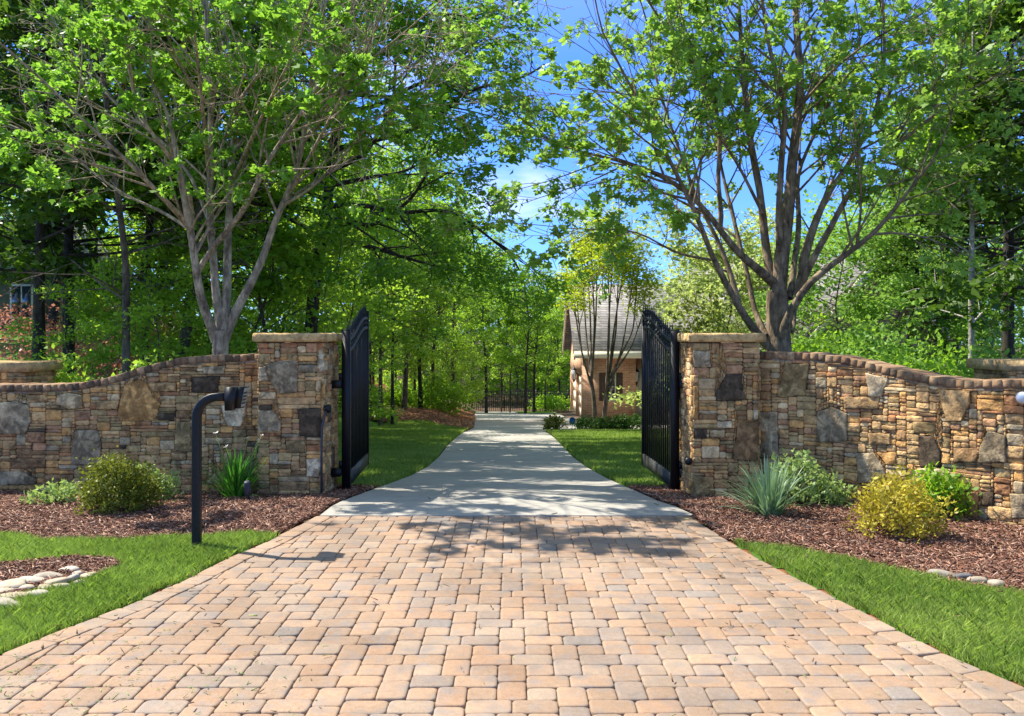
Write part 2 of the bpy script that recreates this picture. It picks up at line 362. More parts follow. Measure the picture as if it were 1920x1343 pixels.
# concrete driveway: slabs with control joints
mb = MB()
cuts = [8.53, 9.7, 12.4, 15.3, 18.3, 21.4, 24.6]
for a, b in zip(cuts[:-1], cuts[1:]):
    strip(mb, np.linspace(a + .005, b - .005, 14), eL, eR, 8, .0, .08)
strip(mb, np.linspace(24.605, 27.4, 10), eL, eR, 8, 0, .08)
eR2 = lambda y: np.full(np.shape(y), 9.0)
strip(mb, np.linspace(27.41, 33.3, 10), eL, lambda y: 1.75 + (y - 27.41) * 0 + np.minimum(1, (y - 27.41) * 2) * 7.2, 16, 0, .08)
strip(mb, np.linspace(33.31, 56, 20), eL, lambda y: np.full(np.shape(y), 2.69), 10, 0, .08)
tag(mb.build('concrete_driveway', M['concrete']), kind='structure')

# pavers
u = .075
pal = [((.355, .238, .152), 5), ((.335, .23, .152), 4), ((.35, .258, .18), 3.2), ((.30, .228, .172), 2.4), ((.355, .226, .14), 2), ((.25, .208, .17), .5)]
pc = [p[0] for p in pal]; pw = np.array([p[1] for p in pal]); pw = pw / pw.sum()
def clip(poly, a, b, c):     # keep a*x+b*y<=c
    out = []
    for i in range(len(poly)):
        p, q = poly[i], poly[(i + 1) % len(poly)]
        dp = a * p[0] + b * p[1] - c; dq = a * q[0] + b * q[1] - c
        if dp <= 0: out.append(p)
        if (dp < 0) != (dq < 0):
            t = dp / (dp - dq); out.append((p[0] + t * (q[0] - p[0]), p[1] + t * (q[1] - p[1])))
    return out
def area(p): return .5 * sum(p[i][0] * p[(i + 1) % len(p)][1] - p[(i + 1) % len(p)][0] * p[i][1] for i in range(len(p)))
def paver(mb, poly, col, gap=.0012):
    if len(poly) < 3: return
    A = area(poly)
    if A < 0: poly = poly[::-1]; A = -A
    if A < .0015: return
    P0 = np.array(poly); n = len(P0); cen = P0.mean(0)
    # rounded corners
    pts = []; r0 = .021
    for i in range(n):
        p = P0[i]; a = P0[i - 1]; b = P0[(i + 1) % n]
        la = np.linalg.norm(a - p); lb = np.linalg.norm(b - p)
        if la < 1e-4 or lb < 1e-4: continue
        r = min(r0 * random.uniform(.75, 1.4), la * .4, lb * .4)
        ua = (a - p) / la; ub = (b - p) / lb
        p1 = p + ua * r; p2 = p + ub * r; pm = p + (ua + ub) * r * .3
        pts += [p1, pm, p2]
        if lb > .12: pts.append(p + ub * lb * .5 + rng.normal(0, .0012, 2))
    Q = np.array(pts); k = len(Q)
    def inset(d):
        D = Q - cen; L = np.linalg.norm(D, axis=1)[:, None]
        w = np.array([max(.03, P0[:, 0].max() - P0[:, 0].min()), max(.03, P0[:, 1].max() - P0[:, 1].min())]) / 2
        return cen + D * (1 - d / w)
    zt = rng.normal(0, .0016); tx, ty = rng.normal(0, .008, 2)
    def lift(Q2, z): return np.column_stack([Q2, z + zt + (Q2 - cen) @ np.array([tx, ty])])
    rings = [lift(inset(gap), -.045), lift(inset(gap), -.009), lift(inset(gap + .0025), -.0035), lift(inset(gap + .008), -.0008), lift(inset(gap + .018), 0)]
    V = np.vstack(rings); a = np.arange(k); b = (a + 1) % k
    q = np.concatenate([np.stack([a + i * k, b + i * k, b + (i + 1) * k, a + (i + 1) * k], -1) for i in range(4)])
    mb.add(V, q, col); mb.f.setdefault(k, []).append(np.array([list(range(mb.n - k, mb.n))]))
mb = MB()
BW = .165
def edge_lines(tab, side):
    L = []
    for (x0, y0), (x1, y1) in zip(tab[:-1], tab[1:]):
        dx, dy = x1 - x0, y1 - y0; l = math.hypot(dx, dy); nx_, ny_ = dy / l * side, -dx / l * side   # outward normal
        L.append((x0, y0, x1, y1, nx_, ny_, nx_ * x0 + ny_ * y0))
    return L
LL = edge_lines(EL, -1); LR = edge_lines(ER, 1)
def rect(x0, x1, y0, y1):
    poly = [(x0, y0), (x1, y0), (x1, y1), (x0, y1)]; yc = (y0 + y1) / 2
    if x0 > 3.8 or x1 < -3.6: return
    for L in (LL, LR):
        for s in L:
            if s[1] - .05 <= yc <= s[3] + .05:
                poly = clip(poly, s[4], s[5], s[6] - BW - .004)
                if not poly: return
    poly = clip(poly, 0, 1, 8.515)
    col = np.array(pc[rng.choice(len(pc), p=pw)]) * rng.uniform(.88, 1.12)
    paver(mb, poly, col)
for i in range(-13, 14):
    cx = i * 4 * u
    for k in range(0, 15):
        y0 = 1.1 + k * 8 * u + (4 * u if i % 2 else 0)
        if y0 > 8.6: continue
        rect(cx - 3 * u, cx, y0, y0 + 2 * u); rect(cx, cx + 3 * u, y0, y0 + 2 * u)
        rect(cx - u, cx + u, y0 + 2 * u, y0 + 5 * u); rect(cx - u, cx + u, y0 + 5 * u, y0 + 8 * u)
        rect(cx + u, cx + 3 * u, y0 + 2 * u, y0 + 4 * u); rect(cx + u, cx + 3 * u, y0 + 6 * u, y0 + 8 * u)
for L, side in ((LL, -1), (LR, 1)):          # edging course, laid along the edge
    for (x0, y0, x1, y1, nx_, ny_, c_) in L:
        l = math.hypot(x1 - x0, y1 - y0); n = max(1, round(l / .225)); dx, dy = (x1 - x0) / n, (y1 - y0) / n
        for j in range(n):
            a = (x0 + dx * j, y0 + dy * j); b = (x0 + dx * (j + 1), y0 + dy * (j + 1))
            p = [a, b, (b[0] - nx_ * BW, b[1] - ny_ * BW), (a[0] - nx_ * BW, a[1] - ny_ * BW)]
            col = np.array(pc[rng.choice(3)]) * rng.uniform(.95, 1.15); paver(mb, p, col)
tag(mb.build('paver_driveway', M['paver']), kind='structure')
mb = MB(); strip(mb, np.linspace(1.0, 8.525, 30), eL, eR, 4, -.016); tag(mb.build('joint_sand', M['sand']), kind='structure')

# bed / lawn regions as functions of x, y
def mulch_line_right(x): return np.interp(x, [1.9, 2.05, 2.4, 2.8, 3.17, 3.53, 5, 9], [7.5, 7.36, 7.2, 6.7, 6.27, 5.95, 5.2, 4.2])
def mulch_line_left(x): return 7.62 + .12 * np.sin(x * 2.2)
CREEK = [(-3.02, 6.72), (-3.2, 6.9), (-3.5, 6.95), (-4.0, 6.75), (-5.0, 6.6), (-7, 6.6), (-7, 5.0), (-5, 5.2), (-3.75, 5.55), (-3.4, 5.85), (-3.1, 6.3)]
def inpoly(x, y, poly):
    x = np.asarray(x, float); y = np.asarray(y, float); r = np.zeros(x.shape, bool)
    for i in range(len(poly)):
        (x0, y0), (x1, y1) = poly[i - 1], poly[i]
        if y0 == y1: continue
        c = ((y0 > y) != (y1 > y)) & (x < (x1 - x0) * (y - y0) / (y1 - y0) + x0); r ^= c
    return r
def wob(x, y, a=.05): return a * (np.sin(x * 9 + y * 3) + np.sin(y * 11 - x * 4)) * .6
def lawnFL(x, y): return (y < mulch_line_left(x) + wob(x, y)) & (x < eL(y) - .035 - wob(x, y, .03)) & ~inpoly(x, y, CREEK) & (y > 1)
def lawnFR(x, y): return (y < mulch_line_right(x) + wob(x, y)) & (x > eR(y) + .035 + wob(x, y, .03)) & (y > 1)
WALLR = [(2.75, 10.0), (3.3, 9.65), (3.9, 9.1), (4.3, 8.55), (4.75, 8.0), (5.4, 7.3), (6.2, 6.6)]
def wallRy(x): return np.interp(x, [p[0] for p in WALLR], [p[1] for p in WALLR])
def mulchL(x, y): return ((y >= mulch_line_left(x) + wob(x, y)) & (y < 10.35) & (x < eL(y) - .03)) | (inpoly(x, y, CREEK)) | ((x > -2.3) & (x < eL(y) - .03) & (y < 10.9) & (y > 8))
def mulchR(x, y): return ((y >= mulch_line_right(x) + wob(x, y)) & (y < np.where(x > 2.8, wallRy(x) + .1, 10.9)) & (x > eR(y) + .03))
def lawnBL(x, y): return (y > 10.8 + wob(x, y, .1)) & (y < np.interp(x, [-9, -5, -3, -1.5], [34, 31.5, 32, 28])) & (x < eL(y) - .04) & (x > -6)
def lawnBR(x, y): return (y > 10.85 + wob(x, y, .1)) & (y < 26.6) & (x > eR(y) + .04)
def bedR(x, y): return (y > 26.4) & (y < 27.5) & (x > 1.55)
def straw(x, y): return (y > np.interp(x, [-9, -5, -3, -1.5], [34, 31.5, 32, 27.5])) & (x < eL(y) - .05) & (y < 52)
def sheet(name, fn, bb, step, mat, off, amp=0):
    return grid(name, np.arange(bb[0], bb[1], step), np.arange(bb[2], bb[3], step), mat, off, amp, fn)
sheet('front_lawn', lambda x, y: lawnFL(x, y) | lawnFR(x, y), (-9, 9, 1, 8.4), .06, M['lawn'], -.022)
sheet('mulch_bed', lambda x, y: mulchL(x, y) | mulchR(x, y) | bedR(x, y), (-9, 9, 4, 28), .06, M['mulch'], -.008, .006)
sheet('rear_lawn', lambda x, y: lawnBL(x, y) | lawnBR(x, y), (-7, 12, 10, 35), .12, M['lawn'], -.03)
sheet('pine_straw_bed', straw, (-16, 0, 26, 52), .2, M['straw'], .01, .03)
grid('side_lawn', np.linspace(-40, -6.2, 60), np.linspace(11.5, 60, 60), M['lawn'], -.03)
mb = MB()   # red clay verge between pavers and grass
strip(mb, np.linspace(1.0, 8.5, 60), lambda y: eL(y) - .13, lambda y: eL(y) + .0, 3, -.028); strip(mb, np.linspace(1.0, 8.5, 60), lambda y: eR(y), lambda y: eR(y) + .13, 3, -.028)
tag(mb.build('clay_verge', M['verge']), kind='structure')

def scatter(fn, bb, dens, vis=None):
    n = int((bb[1] - bb[0]) * (bb[3] - bb[2]) * dens)
    x = rng.uniform(bb[0], bb[1], n); y = rng.uniform(bb[2], bb[3], n)
    k = fn(x, y)
    k &= (np.abs(x) < .66 * y + .9)
    return x[k], y[k]
def blades(name, pts, h, wd, mat, label, lean=.5, z0=-.02):
    x = np.concatenate([p[0] for p in pts]); y = np.concatenate([p[1] for p in pts]); n = len(x)
    hs = h(x, y) if callable(h) else np.full(n, h); hs = hs * rng.uniform(.6, 1.35, n)
    a = rng.uniform(0, 6.28, n); la = rng.uniform(0, 6.28, n); ln = rng.uniform(.1, 1, n) * lean
    w_ = (wd(x, y) if callable(wd) else np.full(n, wd)) * rng.uniform(.7, 1.3, n)
    base = np.column_stack([x, y, G(x, y) + z0]); s = np.column_stack([np.cos(a), np.sin(a), np.zeros(n)]) * w_[:, None] / 2
    d = np.column_stack([np.cos(la) * ln, np.sin(la) * ln, np.ones(n)])
    mid = base + d * hs[:, None] * .55; tip = base + (d * [1.9, 1.9, 1]) * hs[:, None]
    V = np.stack([base - s, base + s, mid + s * .8, tip, mid - s * .8], 1).reshape(-1, 3)
    f = np.arange(n)[:, None] * 5 + np.arange(5)
    patch = .5 + .35 * np.sin(x * 2.3 + np.sin(y * 1.9) * 2) * np.sin(y * 2.9 + x) 
    tv = np.clip((patch - .25) * .75 + rng.uniform(0, 1, n) ** 2 * .8, 0, 1)
    mb = MB(); mb.add(V, f, np.repeat(np.column_stack([tv, tv, tv]), 5, 0))
    o = mb.build(name, mat); tag(o, label, 'grass', kind='stuff'); return o
blades('grass', [scatter(lawnFL, (-7, -1.5, 3.2, 8), 13500), scatter(lawnFR, (1.5, 6, 3.2, 8), 13500)], .058, .0045, M['grass'],
       'bright mown grass beside the paver driveway, in front of the mulch beds', .6)
hb = lambda x, y: .05 + y * .0016
wb = lambda x, y: .005 + y * .0009
blades('grass', [scatter(lambda x, y: lawnBL(x, y) & (x > -4.5), (-6, 0, 10, 33), 1700), scatter(lawnBR, (0, 7, 10, 27), 1900)], hb, wb, M['grass'],
       'lush lawn grass on both sides of the concrete drive behind the gates', .5)
def chips(name, pts, L, mat, cols, label, cat, z0=.0, sc_=1):
    x = np.concatenate([p[0] for p in pts]); y = np.concatenate([p[1] for p in pts]); n = len(x)
    a = rng.uniform(0, 3.14, n); el = rng.normal(0, .35, n); l = L * rng.uniform(.35, 1.2, n); w_ = np.minimum(l * rng.uniform(.08, .25, n), .012 * sc_)
    d = np.column_stack([np.cos(a) * np.cos(el), np.sin(a) * np.cos(el), np.sin(el)]); s = np.column_stack([-np.sin(a), np.cos(a), rng.normal(0, .5, n)])
    up = np.cross(d, s); c = np.column_stack([x, y, G(x, y) + z0 + rng.uniform(0, .022, n) * sc_])
    l = l[:, None]; w_ = w_[:, None]
    A = c - d * l / 2; B = c + d * l / 2
    V = np.stack([A - s * w_ * .5, A + s * w_ * .5, A + up * w_ * .6, B - s * w_ * .35, B + s * w_ * .35, B + up * w_ * .4], 1).reshape(-1, 3)
    q = np.array([(0, 1, 4, 3), (1, 2, 5, 4), (2, 0, 3, 5)]); f = (np.arange(n)[:, None, None] * 6 + q[None]).reshape(-1, 4)
    tr = np.array([(0, 2, 1), (3, 4, 5)]); f3 = (np.arange(n)[:, None, None] * 6 + tr[None]).reshape(-1, 3)
    C = (1.15 if name == 'mulch' else 1) * np.array(cols)[rng.choice(len(cols), n)] * rng.uniform(.6, 1.35, n)[:, None]
    mb = MB(); mb.add(V, f, np.repeat(C, 6, 0)); mb.f.setdefault(3, []).append(f3)
    tag(mb.build(name, mat), label, cat, kind='stuff')
chips('mulch', [scatter(mulchL, (-7, -1.2, 4.8, 11), 3400), scatter(mulchR, (1.2, 6.5, 5, 11), 3400)], .062, M['chip'],
      [(.20, .088, .05), (.27, .135, .085), (.10, .043, .025), (.40, .25, .17), (.15, .064, .036)], 'shredded reddish brown bark mulch in the beds in front of the stone walls', 'mulch')
chips('pine_straw', [scatter(straw, (-9, 0, 26, 45), 260)], .3, M['chip'], [(.42, .2, .1), (.3, .13, .06), (.5, .27, .15)],
      'orange brown pine straw under the woodland trees left of the drive', 'pine straw', .03, 1.6)
# clippings and leaves on the pavers
def clip_fn(x, y): return (x > eL(y) + .02) & (x < eR(y)) & (rng.random(np.shape(x)) < np.clip(.9 - (x + 2.9) * .45 + (4.6 - y) * .25, 0.01, 1) * np.clip((5.6 - y), 0.04, 1))
chips('grass_clippings', [scatter(clip_fn, (-3, 2.5, 3.4, 6.5), 320)], .032, M['chip'], [(.2, .36, .06), (.3, .42, .1), (.14, .26, .05), (.4, .38, .16)],
      'thin scatter of cut grass clippings lying on the near left pavers', 'clippings', .002, .35)

def lit_fn(x, y): return (lawnFL(x, y) | lawnFR(x, y) | ((x > eL(y)) & (x < eR(y)))) & (rng.random(np.shape(x)) < np.clip(.25 + .9 * (np.abs(x - (eL(y) + eR(y)) / 2) / 2.2) ** 3, 0, 1))
chips('leaf_litter', [scatter(lit_fn, (-5, 5, 3.4, 12), 14)], .05, M['chip'], [(.25, .15, .07), (.36, .24, .12), (.16, .09, .05), (.3, .3, .1)], 'sparse dry leaf bits lying on the drive edges and front lawns', 'leaf litter', .004, 1.4)

# ------------------------------------------------------------------ dry-laid stone walls
SCOL = {'tan': (.50, .365, .215), 'ochre': (.58, .37, .17), 'rust': (.38, .215, .125), 'grey': (.43, .39, .31), 'black': (.11, .09, .072),
        'cream': (.58, .49, .35), 'olive': (.36, .29, .17), 'white': (.66, .61, .51), 'brown': (.31, .21, .125), 'pink': (.42, .27, .18), 'dgrey': (.34, .30, .235)}
SW = [('tan', 8), ('ochre', 3.0), ('rust', .9), ('grey', 1.0), ('cream', 1.6), ('olive', 4), ('brown', 3.6), ('pink', 1.6), ('black', .15), ('dgrey', .25)]
sk = [s[0] for s in SW]; sp = np.array([s[1] for s in SW], float); sp /= sp.sum()
def rand_col(): return np.array(SCOL[sk[rng.choice(len(sk), p=sp)]]) * rng.uniform(.8, 1.2)
def pack(W, Ht, top, feats, cell=.0125, hmul=1.0):
    """fills a W x Ht face: feature polygons first, then courses of ledge stone; returns polygons with colours"""
    nx, nz = int(W / cell), int(Ht / cell); occ = np.zeros((nz, nx), bool)
    xs = (np.arange(nx) + .5) * cell; zs = (np.arange(nz) + .5) * cell; XX, ZZ = np.meshgrid(xs, zs)
    T = top(xs) if callable(top) else np.full(nx, top); occ |= ZZ > T[None, :]
    res = []
    for poly, c in feats:
        m_ = inpoly(XX, ZZ, poly)
        if m_.sum() < 8: continue
        occ |= m_; res.append((poly, np.array(SCOL[c]), True))
    for r in range(nz):
        c = 0
        while c < nx:
            if occ[r, c]: c += 1; continue
            run = 1
            want = int(rng.choice([rng.uniform(.08, .14), rng.uniform(.14, .26), rng.uniform(.24, .46)], p=[.2, .4, .4]) / cell)
            while run < want and c + run < nx and not occ[r, c + run]: run += 1
            # absorb a short remainder
            k = 0
            while k < 4 and c + run + k < nx and not occ[r, c + run + k]: k += 1
            if k < 4: run += k
            hmax = int(rng.choice([rng.uniform(.036, .05), rng.uniform(.05, .08), rng.uniform(.08, .13)], p=[.33, .45, .22]) * hmul / cell)
            if run * cell < .05: hmax = min(hmax, 3)
            h = 1
            while h < hmax and r + h < nz and not occ[r + h, c:c + run].any(): h += 1
            if r + h < nz:    # close thin slots above
                k = 0
                while k < 2 and r + h + k < nz and not occ[r + h + k, c:c + run].any(): k += 1
                if k < 2: h += k
            occ[r:r + h, c:c + run] = True
            x0, x1, z0, z1 = c * cell, (c + run) * cell, r * cell, (r + h) * cell
            if (x1 - x0) * (z1 - z0) > .0004: res.append(([(x0, z0), (x1, z0), (x1, z1), (x0, z1)], rand_col(), False))
            c += run
    return res
def stone(mb, poly, col, mp, big, gap=.0015, base=-.05, prot=(.004, .022)):
    P0 = np.array(poly, float)
    if area(poly) < 0: P0 = P0[::-1]
    n = len(P0); pts = []; ext = P0.max(0) - P0.min(0); mn = max(.012, ext.min())
    for i in range(n):
        a, b = P0[i], P0[(i + 1) % n]; l = np.linalg.norm(b - a); k = max(1, int(l / .05))
        ta = min(.25, .012 / max(l, .02)) if not big else 0
        tt = np.linspace(0, 1, k + 1)[:-1]
        for j, t in enumerate(tt):
            if j == 0: 
                if ta: pts.append(a + (b - a) * ta)
                else: pts.append(a)
            else: pts.append(a + (b - a) * t + rng.normal(0, .0018 if not big else .004, 2))
        if ta and k >= 1: pts.append(b - (b - a) * ta)
    Q = np.array(pts); k = len(Q); cen = Q.mean(0); half = ext / 2
    d = rng.uniform(*prot) if not big else rng.uniform(.02, .035)
    def ins(g_): return cen + (Q - cen) * (1 - np.minimum(.9, g_ / np.maximum(half, .008)))
    tx, tz = rng.normal(0, .05, 2)
    jit = lambda s: rng.normal(0, s, k)
    e = min(.008, mn * .15)
    def L(Q2, dep, s=0): 
        rel = Q2 - cen
        return mp(np.column_stack([Q2, dep + rel[:, 0] * tx * .6 + rel[:, 1] * tz + (jit(s) if s else 0)]))
    rings = [L(ins(gap * .3), base), L(ins(gap), d - e * 1.1, .0015), L(ins(gap + e * .45), d - e * .3, .002), L(ins(gap + e * 1.3), d, .003)]
    if mn > .09: rings.append(L(ins(mn * .28), d + .004, .005))
    V = np.vstack(rings); m_ = len(rings); a = np.arange(k); b = (a + 1) % k
    q = np.concatenate([np.stack([a + i * k, b + i * k, b + (i + 1) * k, a + (i + 1) * k], -1) for i in range(m_ - 1)])
    cv = np.tile(col, (len(V), 1))
    if big: cv = np.hstack([cv * rng.uniform(.8, 1.25, (len(V), 1)), np.zeros((len(V), 1))])
    mb.add(V, q, cv)
    c0 = mb.n - k
    cz = mp(np.array([[cen[0], cen[1], d + rng.uniform(-.003, .008)]]))
    mb.add(cz, [], np.append(col, 0) if big else col); ci = mb.n - 1
    mb.f.setdefault(3, []).append(np.stack([c0 + a, c0 + b, np.full(k, ci)], -1))
# map of (s, z, out) to the world for the straight faces
def face_map(x0, y0, dx, dy, zb):
    nx_, ny_ = dy, -dx
    return lambda v: np.column_stack([x0 + v[:, 0] * dx + v[:, 2] * nx_, y0 + v[:, 0] * dy + v[:, 2] * ny_, zb + v[:, 1]])
def zoom(sx, ox, oy): return lambda pts: [(p[0] / sx + ox, p[1] / sx + oy) for p in pts]
z1 = zoom(3.052, 0, 580); z2 = zoom(2.687, 340, 560); z5 = zoom(2.687, 1180, 560); z6 = zoom(2.583, 1500, 600)
def brickrow(mb, path, n_off, depth, h, over):
    pass
PZB = -.16
def pillar(name, x0, x1, y0, y1, feats_front, label, ztop=1.70, zb=PZB):
    root = empty(name, ((x0 + x1) / 2, (y0 + y1) / 2, 0), label, 'pillar', 'stone gate pillars at the drive')
    mb = MB(); Ht = ztop - zb; e = .015
    ff = []
    for poly, c in feats_front:
        ff.append(([((px - CX) * y0 / F - x0, H - (py - HY) * y0 / F - zb) for px, py in poly], c))
    for (fx, fy, dx, dy, W, fe) in ((x0, y0, 1, 0, x1 - x0, ff), (x1, y0, 0, 1, y1 - y0, []), (x1, y1, -1, 0, x1 - x0, []), (x0, y1, 0, -1, y1 - y0, [])):
        if not fe:
            fe = []
            for _ in range(3):
                a, b = rng.uniform(.08, W - .25), rng.uniform(.2, Ht - .5); w_, h_ = rng.uniform(.12, .2), rng.uniform(.12, .3)
                p = [(a, b), (a + w_ * 1.05, b + .01), (a + w_, b + h_), (a + w_ * .2, b + h_ * 1.05)]
                if all(abs(b - q[0][0][1]) > .35 for q in fe): fe.append((p, ['grey', 'white', 'black', 'olive'][rng.integers(4)]))
        mp_ = face_map(fx, fy, dx, dy, zb)
        for poly, col, big in pack(W, Ht, Ht, fe, hmul=1.1): stone(mb, poly, col, mp_, big)
    mb.build('stonework', M['stone'], root)
    mb = MB(); mb.box(x0 + .03, x1 - .03, y0 + .03, y1 - .03, zb, ztop - .002); mb.build('core', M['mortar'], root)
    # rock-faced slab cap with rough rounded edge
    mb = MB(); o_ = .065; X0, X1, Y0, Y1 = x0 - o_, x1 + o_, y0 - o_, y1 + o_; ring = []
    per = []
    for (a, b) in (((X0, Y0), (X1, Y0)), ((X1, Y0), (X1, Y1)), ((X1, Y1), (X0, Y1)), ((X0, Y1), (X0, Y0))):
        n = 14
        for i in range(n): per.append((a[0] + (b[0] - a[0]) * i / n, a[1] + (b[1] - a[1]) * i / n))
    per = np.array(per); cen = per.mean(0); k = len(per); h_ = .10
    wv = rng.normal(0, 1, k); wv = (wv + np.roll(wv, 1) + np.roll(wv, -1)) / 3
    def rg(ins_, z, s): 
        D = per - cen; u_ = D / np.abs(D).max(0)
        return np.column_stack([per - np.sign(D) * (np.abs(D) > np.abs(D).max(0) - 1e-6) * ins_ + u_ * (wv * s)[:, None], np.full(k, z) + (rng.normal(0, .003, k) if z > ztop else 0)])
    rings = [rg(.05, ztop, 0), rg(.006, ztop + .004, .008), rg(0, ztop + .03, .014), rg(.002, ztop + .07, .014), rg(.006, ztop + h_ - .008, .014), rg(.02, ztop + h_ - .001, .008), rg(.1, ztop + h_, 0)]
    V = np.vstack(rings); a = np.arange(k); b = (a + 1) % k
    q = np.concatenate([np.stack([a + i * k, b + i * k, b + (i + 1) * k, a + (i + 1) * k], -1) for i in range(len(rings) - 1)])
    mb.add(V, q, (.56, .43, .24)); mb.f.setdefault(k, []).append(np.array([list(range(mb.n - k, mb.n))])); mb.f[k].append(np.array([list(range(k - 1, -1, -1))]))
    mb.build('cap_stone', M['cap'], root); return root
pillar('gate_pillar', -2.92, -2.18, 9.95, 10.8, [
    (z2([(420, 330), (500, 312), (585, 310), (588, 470), (500, 480), (455, 430)]), 'dgrey'), (z2([(390, 562), (460, 562), (505, 620), (500, 668), (392, 668)]), 'grey'),
    (z2([(590, 555), (706, 552), (712, 700), (600, 695)]), 'black'), (z2([(527, 715), (625, 715), (625, 775), (530, 775)]), 'olive'),
    (z2([(630, 808), (714, 805), (695, 900), (632, 895)]), 'white'), (z2([(690, 282), (716, 280), (716, 370), (696, 370)]), 'white'),
    (z2([(392, 345), (425, 345), (440, 415), (392, 418)]), 'white'), (z2([(393, 470), (478, 470), (476, 508), (393, 508)]), 'cream'), (z2([(592, 332), (685, 335), (685, 370), (592, 370)]), 'dgrey')],
    'left stone gate pillar with slab cap, beside the gooseneck keypad post')
pillar('gate_pillar', 2.04, 2.79, 9.75, 10.6, [
    (z5([(430, 480), (490, 378), (565, 380), (570, 465), (588, 510), (440, 515)]), 'black'), (z5([(545, 620), (648, 620), (645, 815), (520, 810)]), 'brown'),
    (z5([(320, 262), (405, 262), (412, 345), (322, 345)]), 'grey'), (z5([(320, 895), (420, 897), (428, 1000), (322, 1005)]), 'olive'),
    (z5([(322, 440), (345, 440), (345, 610), (322, 610)]), 'ochre'), (z5([(622, 562), (648, 562), (648, 612), (622, 612)]), 'white'),
    (z5([(405, 660), (480, 660), (480, 700), (405, 700)]), 'cream'), (z5([(325, 655), (390, 655), (385, 705), (328, 705)]), 'black'), (z5([(440, 617), (515, 617), (515, 652), (440, 652)]), 'white')],
    'right stone gate pillar with a black shield shaped stone, behind the strappy blue green plant')

